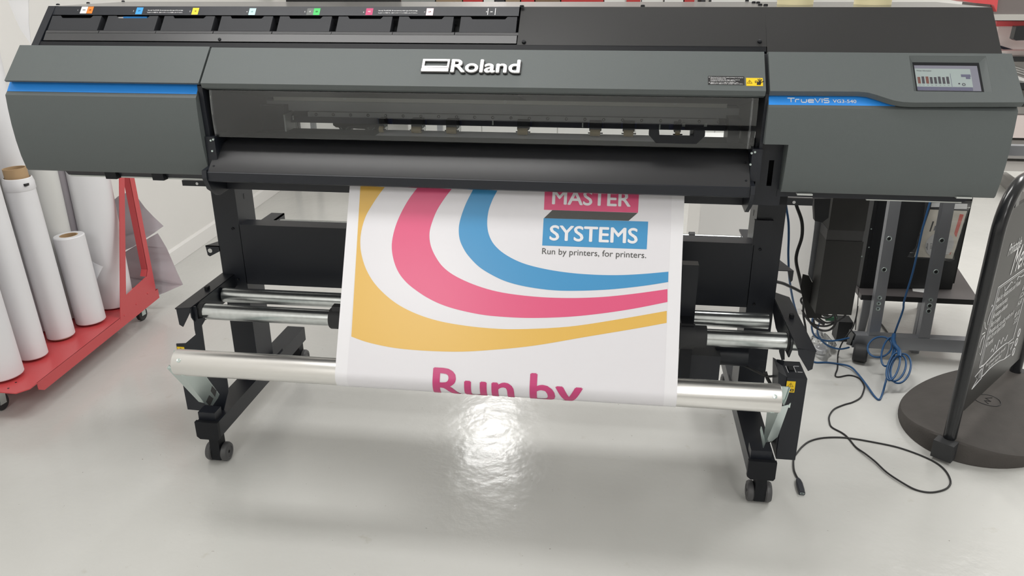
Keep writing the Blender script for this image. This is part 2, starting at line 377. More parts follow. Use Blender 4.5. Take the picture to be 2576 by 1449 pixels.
for xa, xb, y in ((372, 461, 27), (952, 1051, 28)):
    ua, va = strip_uv(xa, y); ub, vb = strip_uv(xb, y)
    strip_text('Use only TrueVIS INK. Do not insert any other type of ink cartridge.', ua, va - .0005, u1=ub, h=.0036, bold=0.012)
    strip_text('TrueVIS インク専用です。他のインクカートリッジを挿入しないでください。', ua, va - .0085, u1=ub, h=.0032, bold=0.008)
TR = [(-1.690, -1.532), (-1.511, -1.353), (-1.333, -1.177), (-1.156, -1.000), (-0.979, -0.824), (-0.804, -0.647), (-0.627, -0.471), (-0.450, -0.292)]
tf = plane_fn((0, 2.257, 1.4665), (1, 0, 0), (0, 0.036, 0.0385)); tl = 0.0530; tn = Vector((0, .0385, -.036)).normalized() * .05
for (a, b) in TR:
    n0, n1 = a + .027, b - .027
    o2 = [(a, 0), (b, 0), (b, tl), (n1, tl), (n1 - .006, tl - .0085), (n0 + .006, tl - .0085), (n0, tl), (a, tl)]
    part(B().prism([tf(*p) for p in o2], tn, .0012), 'ink_tray', M['tray'])
lb = B(); lb.prism_x([(2.247, 1.4595), (2.2300, 1.4400), (2.2500, 1.4400), (2.27, 1.4595)], -1.690, -0.287); part(lb, 'ledge_bar', M['ledge'])
for i in range(8):
    a = TR[i][0] - .010 if i else -1.690; b = TR[i][1] + .0085
    part(B().prism_x([(2.2530, 1.4660), (2.2465, 1.4600), (2.275, 1.4600), (2.275, 1.4660)], a, b, .0008), 'ledge_tab', M['ledge'])
p = onP(553, 100, Vector((0, 2.240, 1.45)), Vector((0, -.75, .65))); part(B().lathe(p, (0, -.75, .65), [(0, 0), (.005, 0), (.004, .004), (0, .005)], 12, False), 'plate_screw', M['black2'])

# slope plane shared by the three grey covers
cO = Vector((0, 2.100, 1.340)); cV = Vector((0, 0.090, 0.087)).normalized(); cN = Vector((1, 0, 0)).cross(cV)
def cuv(x, y): p = onP(x, y, cO, cN); return (p.x, (p - cO).dot(cV))
def cfn(l=0.0): return plane_fn(cO, (1, 0, 0), cV, l)
SL = (Vector((0, 2.190, 1.427)) - cO).length
BULGE = [(2.0980, 1.3000), (2.0955, 1.262), (2.0950, 1.215), (2.0975, 1.170), (2.1040, 1.122), (2.1140, 1.083)]
def body_prof(back=2.66): return [(2.1275, 1.3325), (2.1080, 1.3090)] + BULGE + [(2.1200, 1.0765), (back, 1.0765), (back, 1.424), (2.205, 1.424)]
# left cover
LC = part(B().prism_x(body_prof(), XL, -1.166), 'left_cover', M['cover'])
part(B().prism_x([(2.192, 1.4290), (2.1000, 1.3400), (2.1050, 1.3355), (2.1290, 1.3325), (2.205, 1.4150)], XL + .006, -1.153, .0012), 'lid', M['cover'], LC)
part(B().prism_x([(2.1262, 1.3324), (2.1070, 1.3095), (2.1085, 1.3085), (2.1285, 1.3320)], XL + .001, -1.167), 'blue_stripe', M['blue'], LC, 'bright blue stripe along the grey cover')
# right cover: lid with a stepped lower edge, screen, blue name stripe
rb = B()
for prof, a, b in ((body_prof(), 0.433, XR1), ([(2.1275, 1.3325), (2.1080, 1.3090)] + BULGE[:3] + [(2.0955, 1.2065), (2.13, 1.203), (2.66, 1.203), (2.66, 1.424), (2.205, 1.424)], 0.3735, 0.433)):
    rb.prism_x(prof, a, b)
RCV = part(rb, 'right_cover', M['cover'])
step = [cuv(x, y) for x, y in ((1932, 229), (2050, 229.8), (2160, 230.5), (2185, 233), (2206, 239), (2230, 247), (2250, 253), (2272, 256.5), (2300, 258), (2440, 257.8), (2567, 257))]
step[0] = (0.3735, step[0][1]); step[-1] = (XR1 + .004, step[-1][1])
lid = step + [(XR1 - .003, SL), (0.3735, SL)]
# cut-out for the touch screen
so4 = [cuv(2286, 141), cuv(2480, 141), cuv(2497, 230), cuv(2300, 231)]
sx0 = (so4[0][0] + so4[3][0]) / 2; sx1 = (so4[1][0] + so4[2][0]) / 2; sy1 = (so4[0][1] + so4[1][1]) / 2; sy0 = (so4[2][1] + so4[3][1]) / 2
f0 = cfn(0)
lp = B(); back = -cN * .018
def quadcol(pts): lp.prism([f0(*q) for q in pts], back)
def step_v(u):
    for i in range(len(step) - 1):
        if step[i][0] <= u <= step[i + 1][0]:
            t = (u - step[i][0]) / (step[i + 1][0] - step[i][0]); return step[i][1] + t * (step[i + 1][1] - step[i][1])
    return step[-1][1]
quadcol([p_ for p_ in step if p_[0] < sx0] + [(sx0, step_v(sx0)), (sx0, SL), (0.3735, SL)])
quadcol([(sx0, step_v(sx0)), (sx1, step_v(sx1)), (sx1, sy0), (sx0, sy0)])
quadcol([(sx0, sy1), (sx1, sy1), (sx1, SL), (sx0, SL)])
quadcol([(sx1, step_v(sx1)), step[-1], (XR1 - .003, SL), (sx1, SL)])
# slanted skirt under the stepped edge
lo_ = [f0(*q) for q in step]; lo2 = [f0(q[0], q[1]) + Vector((0, .024, -.0075)) for q in step]
for i in range(len(step) - 1):
    a, b = lo_[i], lo_[i + 1]; c, d = lo2[i + 1], lo2[i]
    vs = [lp.bm.verts.new(q) for q in (a, b, c, d)]; lp.bm.faces.new(vs)
    vs = [lp.bm.verts.new(q) for q in (d, c, c + Vector((0, .02, .004)), d + Vector((0, .02, .004)))]; lp.bm.faces.new(vs)
part(lp, 'lid', M['cover'], RCV)
blu = [(1934, 236), (2120, 240), (2170, 241), (2190, 243), (2215, 250), (2252, 266.5), (1934, 263.5)]
bo = Vector((0, 2.1255, 1.3320)); bvv = Vector((0, 2.1255 - 2.1062, 1.3320 - 1.3085)).normalized(); bn = Vector((1, 0, 0)).cross(bvv)
def buv(x, y): p = onP(x, y, bo, bn); return p.x, (p - bo).dot(bvv)
bl = B().prism([plane_fn(bo, (1, 0, 0), bvv)(*buv(x, y)) for x, y in blu], -bn * .002)
NS = part(bl, 'blue_stripe', M['blue'], RCV, 'blue stripe with a curved end and white lettering')
tb = B(); bf = plane_fn(bo, (1, 0, 0), bvv, .0005)
ua, va = buv(1981, 257); ub, vb = buv(2085, 258); hh = buv(1985, 247)[1] - va
def stroke(pts, r=.0013): tb.tube([bf(*q) for q in pts], r, 6)
k = (ub - ua) / 104.0
def LT(lst):
    for pl in lst: stroke([(ua + q[0] * k, va + q[1] * hh) for q in pl])
LT([[(0, 1), (18, 1)], [(9, 1), (9, 0)], [(20, 0), (20, .55), (21.5, .72), (30, .72)], [(35, .72), (35, .15), (37, 0), (46, 0), (48, .15), (48, .72)],
    [(66, 0), (54, 0), (52.5, .15), (52.5, .6), (54, .72), (64, .72), (66, .6), (66, .38), (53, .38)], [(69, 1), (76, 0), (83, 1)], [(87, 1), (87, 0)],
    [(104, 1), (93, 1), (91.5, .9), (91.5, .62), (93, .53), (102, .53), (104, .42), (104, .1), (102, 0), (91.5, 0)]])
uc, vc = buv(2095, 258.5); ud, _ = buv(2154, 259.5)
tb.text('VG3-540', bf, uc, vc, u1=ud, h=hh * .78, bold=0.012)
part(tb, 'model_lettering', M['white'], RCV)
# touch screen sunk into the lid
sb = B(); d1 = .010
inner = [(sx0 + .010, sy0 + .008), (sx1 - .014, sy0 + .008), (sx1 - .014, sy1 - .012), (sx0 + .010, sy1 - .012)]
outer = [(sx0, sy0), (sx1, sy0), (sx1, sy1), (sx0, sy1)]
for i in range(4):
    j = (i + 1) % 4; vs = [sb.bm.verts.new(q) for q in (cfn(-.0005)(*outer[i]), cfn(-.0005)(*outer[j]), cfn(-d1)(*inner[j]), cfn(-d1)(*inner[i]))]; sb.bm.faces.new(vs)
SCR = part(sb, 'touch_screen', M['cover'], RCV, 'sunken touch screen showing a bar chart of ink levels')
q0, q1, q2, q3 = inner[0][0], inner[1][0], inner[0][1], inner[2][1]
part(B().prism([cfn(-d1)(*q) for q in inner], -cN * .004), 'screen_bezel', M['black2'], RCV)
def emis(name, c, s):
    m = mat(name, c, 0.25); b = m.node_tree.nodes['Principled BSDF']; b.inputs['Emission Color'].default_value = (*c, 1); b.inputs['Emission Strength'].default_value = s; return m
dw, dh = q1 - q0, q3 - q2; mx0, mx1, my0, my1 = q0 + .003, q1 - .006, q2 + .002, q3 - .010
def scr(a, b, c, d, l, name, m):
    w_, h_ = mx1 - mx0, my1 - my0
    part(B().flat([(mx0 + a * w_, my0 + b * h_), (mx0 + c * w_, my0 + b * h_), (mx0 + c * w_, my0 + d * h_), (mx0 + a * w_, my0 + d * h_)], cfn(-d1 + l)), name, m, RCV)
scr(0, 0, 1, 1, .0003, 'display_edge', emis('screen_lilac', (0.16, 0.16, 0.195), .5))
scr(0, .15, .88, .87, .0005, 'display_page', emis('screen_page', (0.25, 0.29, 0.285), .55))
sm = [emis('screen_red', (0.14, 0.06, 0.05), .35), emis('screen_grey', (0.055, 0.052, 0.062), .35), emis('screen_violet', (0.10, 0.10, 0.15), .4)]
def scb(lst, name, m):
    w_, h_ = mx1 - mx0, my1 - my0
    for (a, b0, c, d) in lst:
        b = B(); b.flat([(mx0 + a * w_, my0 + b0 * h_), (mx0 + c * w_, my0 + b0 * h_), (mx0 + c * w_, my0 + d * h_), (mx0 + a * w_, my0 + d * h_)], cfn(-d1 + .0008))
        part(b, name, m, RCV)
scb([(.025, .27, .07, .53), (.155, .27, .20, .55)], 'chart_bar', sm[0])
scb([(.09, .27, .133, .55), (.22, .27, .262, .53), (.285, .27, .327, .53), (.35, .27, .392, .55), (.415, .27, .457, .53), (.48, .27, .522, .55)], 'chart_bar', sm[1])
scb([(0, .01, .17, .14), (.175, .01, .34, .14), (.345, .01, .52, .14), (.525, .01, .69, .14), (.695, .01, .87, .14), (.72, .55, .87, .65), (.79, .47, .86, .56), (.55, .16, .556, .68)], 'menu_key', sm[2])
tb = B(); w_, h_ = mx1 - mx0, my1 - my0
tb.text('Printer Information', cfn(-d1 + .0009), mx0 + .03 * w_, my0 + .755 * h_, u1=mx0 + .26 * w_, h=.0042)
for a in (.045, .11, .175, .24, .305, .37, .435, .50): tb.text('Mg', cfn(-d1 + .0009), mx0 + a * w_, my0 + .20 * h_, h=.002, align='CENTER')
tb.lathe(cfn(-d1 + .0009)(mx0 + .74 * w_, my0 + .25 * h_), cN, [(.0025, 0), (.0042, 0), (.0042, .0002), (.0025, .0002)], 16)
tb.lathe(cfn(-d1 + .0009)(mx0 + .67 * w_, my0 + .28 * h_), cN, [(.0002, 0), (.0022, 0), (.0022, .0002), (.0002, .0002)], 16)
part(tb, 'screen_lettering', sm[1], RCV)
# centre cover with the raised maker's lettering and two stickers
CC = part(B().prism_x([(2.190, 1.4270), (2.1000, 1.3400), (2.1060, 1.3270), (2.1320, 1.3190), (2.150, 1.330), (2.215, 1.408)], XC0 + .003, XC1 - .002, .0012), 'centre_cover', M['cover'])
e = [cuv(x, y) for x, y in ((1066, 152.5), (1132.5, 154), (1129, 184), (1061, 182.5))]
vtop, vbot = (e[0][1] + e[1][1]) / 2, (e[2][1] + e[3][1]) / 2; ul, ur = (e[0][0] + e[3][0]) / 2, (e[1][0] + e[2][0]) / 2
vh = vtop - vbot
eb = B(); ez = cN * .004
def para(a, b, c, d): return [cfn(.0035)(*q) for q in ((a, c), (b, c), (b, d), (a, d))]
vm = vbot + vh * .30; vm2 = vbot + vh * .25
eb.ring(para(ul, ur, vm, vtop), para(ul + .006, ur - .005, vm + vh * .125, vtop - vh * .135), ez)
eb.prism(para(ul - .0005, ur - .0005, vbot, vm2), ez)
part(eb, 'emblem', M['chrome'], CC, 'raised silver emblem of a framed bar')
eb = B(); ez = cN * .0035
o_ = .0016
def para0(a, b, c, d): return [cfn(0.0)(*q) for q in ((a, c), (b, c), (b, d), (a, d))]
eb.ring(para0(ul - o_, ur + o_ * 2, vm - o_ * 1.5, vtop), para0(ul + .006, ur - .005, vm + vh * .125, vtop - vh * .135), ez)
eb.prism(para0(ul - o_, ur + o_, vbot - o_ * 1.6, vm2), ez)
part(eb, 'emblem_base', M['ink'], CC)
u0, v0 = cuv(1135, 184); u1, v1 = cuv(1306, 187); vb_ = v0 - .0006
for nm, lift, bold, mm, dep in (('lettering', .0055, .018, M['chrome'], .0), ('lettering_base', .0, .042, M['ink'], .0)):
    tb = B(); z0 = lift
    import types
    fn = (lambda a, b, c=0.0, L=lift: cfn(L + (c))(a, b))
    tb.text('Roland', fn, u0 + (0 if lift else .0007), vb_ - (0 if lift else .0012), u1=u1 + (0 if lift else .0012), h=(vtop - vbot) * 1.0, bold=bold, depth=.0022 if lift else .0035)
    part(tb, nm, mm, CC, 'raised silver lettering' if lift else None)
c4 = [cuv(1781, 191), cuv(1873, 193), cuv(1872, 215), cuv(1781, 212)]
def rectuv(q): return (q[0][0] + q[3][0]) / 2, (q[1][0] + q[2][0]) / 2, (q[2][1] + q[3][1]) / 2, (q[0][1] + q[1][1]) / 2
a, b, c, d = rectuv(c4)
part(B().prism([cfn(0)(*q) for q in ((a, c), (b, c), (b, d), (a, d))], cN * .0006), 'instruction_sticker', M['ink'], CC, 'black sticker with lines of small white print')
tb = B(); hh = (d - c); f = cfn(.0009)
for i, (t_, fr, y_) in enumerate((('Opening the front cover while printing is in progress', .97, .80), ('causes an emergency stop.', .50, .665), ('To pause printing for any other reason than an', .87, .53), ('emergency stop, press the [PAUSE] key.', .76, .40),
                            ('印刷中にフロントカバーを開けると緊急停止します。', .84, .19), ('緊急停止以外で一時停止するときは、[PAUSE]キーを押してください。', .96, .05))):
    tb.text(t_, f, a + .006, c + hh * y_, u1=a + (b - a) * fr, h=hh * .085, bold=.015)
for y_ in (.80, .19): tb.lathe(f(a + .003, c + hh * (y_ + .05)), cN, [(.0001, 0), (.0012, 0), (.0012, .0002), (.0001, .0002)], 10)
part(tb, 'sticker_lettering', M['white'], CC)
def warn(parent, fn, a, b, c, d, tall=False):
    part(B().prism([fn(0)(*q) for q in ((a, c), (b, c), (b, d), (a, d))], (fn(.0006)(0, 0) - fn(0)(0, 0)), .0), 'warning_sticker', M['yellow'], parent, 'yellow warning sticker with a triangle')
    t = B(); f = fn(.0010)
    w_, h_ = b - a, d - c
    if tall: tx, ty, s_ = a + w_ * .48, c + h_ * .52, w_ * .62
    else: tx, ty, s_ = a + w_ * .20, c + h_ * .32, h_ * .50
    r = s_ * .045
    P3 = [f(tx - s_ / 2, ty), f(tx + s_ / 2, ty), f(tx, ty + s_ * .8)]
    t.tube(P3, r, 6, close=True); t.tube([f(tx, ty + s_ * .55), f(tx, ty + s_ * .28)], r, 6); t.tube([f(tx, ty + s_ * .17), f(tx, ty + s_ * .12)], r, 6)
    hx0, hy0, hs = (a + w_ * .62, c + h_ * .12, h_ * .75) if not tall else (a + w_ * .50, c + h_ * .10, w_ * .52)
    if tall:
        t.ring([f(hx0, hy0), f(hx0 + hs * .75, hy0), f(hx0 + hs * .75, hy0 + hs * .6), f(hx0, hy0 + hs * .6)], [f(hx0 + hs * .18, hy0 + hs * .15), f(hx0 + hs * .57, hy0 + hs * .15), f(hx0 + hs * .57, hy0 + hs * .45), f(hx0 + hs * .18, hy0 + hs * .45)], (0, -.0002, 0))
        for dx in (-.08, -.2, -.32): t.tube([f(hx0 + hs * dx, hy0 + hs * .1), f(hx0 + hs * (dx - .06), hy0 + hs * .55)], r, 6)
    else:
        t.flat([(hx0, hy0), (hx0 + hs * .5, hy0), (hx0 + hs * .62, hy0 + hs * .35), (hx0 + hs * .45, hy0 + hs * .55), (hx0 + hs * .1, hy0 + hs * .5)], f)
        for (x1, y1) in ((.95, .62), (.68, .95), (.45, 1.02), (.2, .98)): t.tube([f(hx0 + hs * .42, hy0 + hs * .35), f(hx0 + hs * x1, hy0 + hs * y1)], hs * .055, 6)
        t.ring([f(hx0 - hs * .22, hy0 + hs * .35), f(hx0 + hs * .12, hy0 + hs * .35), f(hx0 + hs * .12, hy0 + hs * .68), f(hx0 - hs * .22, hy0 + hs * .68)], [f(hx0 - hs * .15, hy0 + hs * .42), f(hx0 + hs * .06, hy0 + hs * .42), f(hx0 + hs * .06, hy0 + hs * .6), f(hx0 - hs * .15, hy0 + hs * .6)], cN * .0002 if not tall else (0, -.0002, 0))
    part(t, 'warning_pictogram', M['ink'], parent)
warn(CC, cfn, *rectuv([cuv(1877, 196), cuv(1920, 197), cuv(1918, 217), cuv(1877, 216)]))

# front window, handle, brackets
pts = []
zwb = onY(1220, 359.5, 2.126).z
for i in range(13):
    t = i / 12; pts.append((2.128 - .002 * t - .004 * math.sin(math.pi * t), 1.318 + (zwb - 1.318) * t))
wb = B(); wb.prism_x(pts + [(y + .003, z) for y, z in pts[::-1]], -1.138, 0.352); part(wb, 'front_window', M['win'], None, 'smoked clear front window')
hbm = B(); gp = [onY(x, y, 2.150) for x, y in ((1633, 331), (1655, 353), (1750, 356), (1772, 333))]
hy, hz0, hz1 = 2.1075, 1.201, 1.228
x0, x1 = 0.079, 0.223
ol = [(x0, hz1 + .006), (x0, hz1 - .006), (x0 + .020, hz0), (x1 - .020, hz0), (x1, hz1 - .006), (x1, hz1 + .006), (x1 - .026, hz1 + .006), (x1 - .028, hz1 - .008), (x0 + .028, hz1 - .008), (x0 + .026, hz1 + .006)]
hbm.prism([(x, hy, z) for x, z in ol], (0, .016, 0), .003); part(hbm, 'window_handle', M['black2'])
for sx, xa in ((1, -1.152), (-1, 0.352)):
    bw = B(); bw.prism_x([(2.112, 1.190), (2.112, 1.105), (2.20, 1.105), (2.20, 1.190)], xa - .012 if sx > 0 else xa - .004, xa + .016 if sx > 0 else xa + .022, .002)
    hg = part(bw, 'window_hinge', M['black'])
    for (dx, dz) in ((0, .0), (.008, .003), (0, -.03)): part(B().cyl((xa + sx * .006 + dx, 2.108, 1.180 + dz), (xa + sx * .006 + dx, 2.113, 1.180 + dz), .0028, seg=10), 'hinge_screw', M['zinc'], hg)
    eb = B(); eb.prism_x([(y - .001, z) for y, z in pts] + [(y + .006, z) for y, z in pts[::-1]], xa + sx * .013, xa + sx * .017)
    part(eb, 'window_edge', M['bag'], None, 'pale edge of the clear window')
# inside of the print bay
def zr(y, Y): return onY(1220, y, Y).z
def band(nm, y0, y1, Y, d, xa, xb, m, bv=0.0):
    return part(B().prism_x([(Y, zr(y0, Y)), (Y, zr(y1, Y)), (Y + d, zr(y1, Y)), (Y + d, zr(y0, Y))], xa, xb, bv), nm, m)
band('upper_rail', 225, 241, 2.500, .10, -1.140, 0.358, M['rail2'])
GR = band('guide_rail', 241, 261.5, 2.478, .05, -1.110, 0.320, M['rail'], .001)
band('rail_groove', 247, 248, 2.4775, .001, -1.110, 0.320, M['ink'])
for (x, y) in ((867, 247), (1271, 256), (1698, 260)):
    p = onY(x, y, 2.478); part(B().lathe((p.x, 2.478, p.z), (0, -1, 0), [(.0025, -.002), (.0025, .001), (.0046, .0012), (.0046, -.002)], 16), 'rail_bolt', M['greybox'], GR)
band('rail_face', 262, 287, 2.490, .06, -1.140, 0.358, M['rail2'])
BS = band('bolt_strip', 289.3, 301.5, 2.480, .03, -1.000, 0.300, M['rail2'], .001)
zbs = zr(295.5, 2.48)
for i in range(23):
    x = -0.972 + i * 0.0578
    part(B().lathe((x, 2.480, zbs), (0, -1, 0), [(.0022, -.001), (.0022, .0006), (.0048, .0012), (.0048, -.001)], 14), 'strip_bolt', M['ink'], BS)
zl0, zl1 = zr(301, 2.484), zr(317.5, 2.484)
part(B().prism_x([(2.484, zl0), (2.484, zl1), (2.545, zr(317.5, 2.545)), (2.545, zl0 + .02)], -1.145, 0.358), 'lower_beam', M['navy'])
part(B().prism_x([(2.545, 1.40), (2.545, zr(316.5, 2.545)), (2.700, zr(316, 2.700)), (2.700, 1.40)], -1.145, 0.358), 'rear_cover', M['black'])
# side walls of the bay and inner plates
for xa, xb in ((-1.166, -1.152), (0.366, 0.3735)):
    part(B().prism_x([(2.115, 1.33), (2.125, 1.08), (2.66, 1.08), (2.66, 1.42), (2.2, 1.42)], xa, xb), 'bay_side_wall', M['black'])
part(B().box(-1.152, -1.068, 2.46, 2.50, 1.140, 1.225, .002), 'inner_bracket', M['black'])
part(B().box(-1.066, -1.061, 2.44, 2.52, 1.140, 1.200), 'inner_plate', M['greybox'])
p, q = onY(646, 300, 2.64), onY(748, 332, 2.64)
RPL = part(B().box(p.x, q.x, 2.64, 2.644, q.z, p.z), 'rear_plate', M['greybox'])
h = onY(716, 316, 2.639); part(B().lathe((h.x, 2.6397, h.z), (0, -1, 0), [(.0001, 0), (.006, 0), (.006, .0002), (.0001, .0002)], 18), 'plate_hole', M['ink'], RPL)
p, q = onY(668, 309, 2.638), onY(684, 325, 2.638); part(B().prism([(p.x, 2.638, p.z - .003), (q.x, 2.638, p.z), (q.x, 2.638, q.z), (p.x + .002, 2.638, q.z)], (0, .001, 0)), 'vent_patch', M['rail2'], RPL)
p, q = onY(746, 300, 2.60), onY(752, 334, 2.60); part(B().box(p.x, q.x, 2.60, 2.62, q.z, p.z), 'inner_post', M['black'])
part(B().box(0.322, 0.356, 2.42, 2.50, 1.14, 1.215, .003), 'inner_bracket', M['black'])
p, q = onY(1738, 310, 2.66), onY(1748, 350, 2.66); part(B().box(p.x, q.x, 2.66, 2.68, q.z, p.z), 'inner_post', M['steel'])
p, q = onY(1824, 322, 2.64), onY(1826, 352, 2.64); part(B().box(p.x, q.x, 2.64, 2.66, q.z, p.z), 'inner_post', M['black'])
p, q = onY(1827, 322, 2.66), onY(1858, 352, 2.66); part(B().box(p.x, q.x, 2.66, 2.664, q.z, p.z), 'rear_plate', M['greybox'])
# carriage foot that hangs in the gap
def by(Y, *pp): return [onY(x, y, Y) for x, y in pp]
part(B().prism(by(2.55, (836, 300), (838, 315), (845, 320), (852, 321), (858, 330), (880, 331), (884, 323), (918, 325), (925, 333), (946, 334), (952, 326), (960, 300)), (0, .03, 0)), 'sensor_arm', M['black2'])
for px in (866, 934): part(B().tube(by(2.545, (px - 9, 321), (px - 4, 326), (px + 3, 326), (px + 9, 321)), .0012, 6, 4), 'sensor_ring', M['zinc'])
# pinch rollers
IND = mat('indigo_plastic', (.010, .016, .075), .4)
for (x, w_) in ((960, .0065), (1048, .0155), (1136, .0155), (1315, .0155), (1497, .0155), (1581, .0150), (1704, .007)):
    p = onY(x, 331 + (x - 1315) * .0165, 2.440); cx = p.x; cz = p.z
    PRO = part(B().cyl((cx - w_, 2.440, cz), (cx + w_, 2.440, cz), .0105, seg=24, bv=.001), 'pinch_roller', M['gold'])
    bk = B(); bk.box(cx - w_ - .003, cx + w_ + .003, 2.446, 2.478, cz + .004, cz + .032, .002); bk.cyl((cx - w_ - .006, 2.440, cz - .001), (cx + w_ + .008, 2.440, cz - .001), .0020, seg=8)
    part(bk, 'roller_bracket', M['black2'], PRO)
    if 1000 < x < 1200 or x == 960:
        for k_ in (0, 1, 2):
            sx_ = cx + w_ + .003 + k_ * .0045
            part(B().tube([(sx_, 2.440, cz - .002), (sx_ + .003, 2.436, cz + .006), (sx_ + .001, 2.438, cz + .015), (sx_ - .003, 2.442, cz + .016)], .0009, 6, 4), 'roller_spring', M['zinc'], PRO)
    part(B().box(cx - .024, cx + .024, 2.4815, 2.4835, zl1 + .002, zl0 - .001), 'blue_guide', IND, PRO)
for (x, y, h) in ((738, 291, 10), (1240, 303, 11), (1466, 309, 11), (1660, 313, 12)):
    p = onY(x, y, 2.470); q = onY(x, y + h, 2.470); part(B().box(p.x - .002, p.x + .002, 2.466, 2.470, q.z, p.z), 'rail_pin', M['greybox'])
for x in (1720, 1775):
    p = onY(x, 309, 2.472); q = onY(x, 318, 2.472); part(B().box(p.x - .0045, p.x + .0045, 2.468, 2.472, q.z, p.z), 'rail_tab', M['greybox'])
# platen
zp = zr(337, 2.46)
YPF = 2.375
part(B().prism_x([(2.230, zr(359, 2.230)), (YPF, zr(347, YPF)), (YPF, zp - .002), (2.50, zp - .002), (2.50, zp - .05), (2.230, zp - .05)], -1.152, 0.366), 'platen', M['black'])
# apron in front of the window
za, zb2 = zr(380, 2.155), zr(361, 2.195)
AP = part(B().prism_x([(2.228, zb2 - .002), (2.195, zb2), (2.160, za + .004), (2.155, za), (2.0800, 1.0985), (2.0780, 1.0940), (2.0785, 1.0700), (2.0860, 1.0660), (2.0905, 1.0700), (2.0905, 1.0920), (2.164, za - .012), (2.228, zb2 - .012)], -1.152, 0.347), 'apron', M['apron'])
for xx in (-1.140, .337):
    for (yy, zz) in ((2.095, 1.1095), (2.140, za - .0105)): part(B().lathe((xx, yy, zz), (0, -.6, .8), [(0, 0), (.0035, 0), (.0028, .002), (0, .0025)], 10, False), 'apron_screw', M['black2'], AP)
part(B().prism_x([(2.0772, 1.0975), (2.0745, 1.0955), (2.0745, 1.0715), (2.0785, 1.0690)], -1.152, 0.347), 'apron_lip', M['black'], AP)
for xa, xb in ((-1.166, -1.1525), (0.3475, 0.358)):
    part(B().prism_x([(2.072, 1.102), (2.068, 1.080), (2.085, 1.045), (2.13, 1.015), (2.22, 1.02), (2.23, 1.12)], xa, xb, .001), 'apron_bracket', M['black'])
part(B().prism_x([(2.185, 1.095), (2.175, 1.022), (2.215, 1.014), (2.70, 1.014), (2.70, 1.07), (2.56, 1.085), (2.25, 1.085)], -1.1515, 0.3465), 'chassis', M['black'])
# side plate with a slot right of the apron
sp = B(); sp.ring([(0.360, 2.150, 1.080), (0.455, 2.150, 1.080), (0.455, 2.150, 1.200), (0.360, 2.150, 1.200)], [(0.400, 2.150, 1.084), (0.413, 2.150, 1.084), (0.413, 2.150, 1.154), (0.400, 2.150, 1.154)], (0, .004, 0)); part(sp, 'slotted_plate', M['black'])
part(B().box(0.358, 0.470, 2.20, 2.24, 1.02, 1.20), 'side_block', M['black2'])
part(B().box(0.365, 0.440, 2.152, 2.20, 1.030, 1.080), 'side_block', M['black'])
# undersides of both ends
p0, p1 = onY(157, 432, 2.16), onY(520, 447, 2.16)
part(B().prism_x([(2.135, 1.0765), (2.150, 1.058), (2.62, 1.058), (2.62, 1.0765)], -1.640, -1.170), 'bottom_tray', M['black'])
part(B().box(-1.635, -1.170, 2.150, 2.162, 1.0535, 1.0575), 'tray_edge', M['greybox'])
for (xa, xb) in ((270, 297), (387, 415)):
    a_, b_ = onY(xa, 432, 2.14).x, onY(xb, 432, 2.14).x
    part(B().prism_x([(2.125, 1.078), (2.128, 1.054), (2.165, 1.054), (2.165, 1.078)], a_, b_, .003), 'catch', M['black2'])
part(B().prism([(x, 2.150, z) for x, z in ((.430, 1.0765), (.930, 1.0765), (.905, 1.056), (.430, 1.056))], (0, .45, 0)), 'bottom_tray', M['black'])
for (xa, xb, y) in ((2003, 2042, 486), (2402, 2441, 494)):
    a_, b_ = onY(xa, y, 2.125), onY(xb, y, 2.125); part(B().box(a_.x, b_.x, 2.112, 2.128, a_.z - .0022, a_.z + .0015), 'metal_tab', M['greybox'])
a_, b_ = onY(2180, 503, 2.15), onY(2420, 508, 2.15); part(B().box(a_.x, b_.x, 2.152, 2.160, a_.z - .0015, a_.z + .0015), 'tray_edge', M['greybox'])
# flat bars with rounded ends that stick out of the frame under both ends
for pts_, hole in (((457, 453, 540, 457, 540, 470, 461, 467), ((495.5, 462),)), ((1900, 496, 2046, 500, 2046, 517, 1900, 514), ((1901.5, 506.5), (1997.5, 509)))):
    q = [onY(pts_[i], pts_[i + 1], 2.50) for i in (0, 2, 4, 6)]; zt = (q[0].z + q[1].z) / 2; zb = (q[2].z + q[3].z) / 2
    fb = B().box(q[0].x, q[1].x, 2.50, 2.512, zb, zt, .004); o = part(fb, 'flat_bar', M['black'])
    for h in hole:
        p = onY(h[0], h[1], 2.4995); part(B().lathe((p.x, 2.4995, p.z), (0, -1, 0), [(0.0001, 0), (.005, 0), (.005, .0004), (.0001, .0004)], 12), 'bar_hole', M['white'], o)

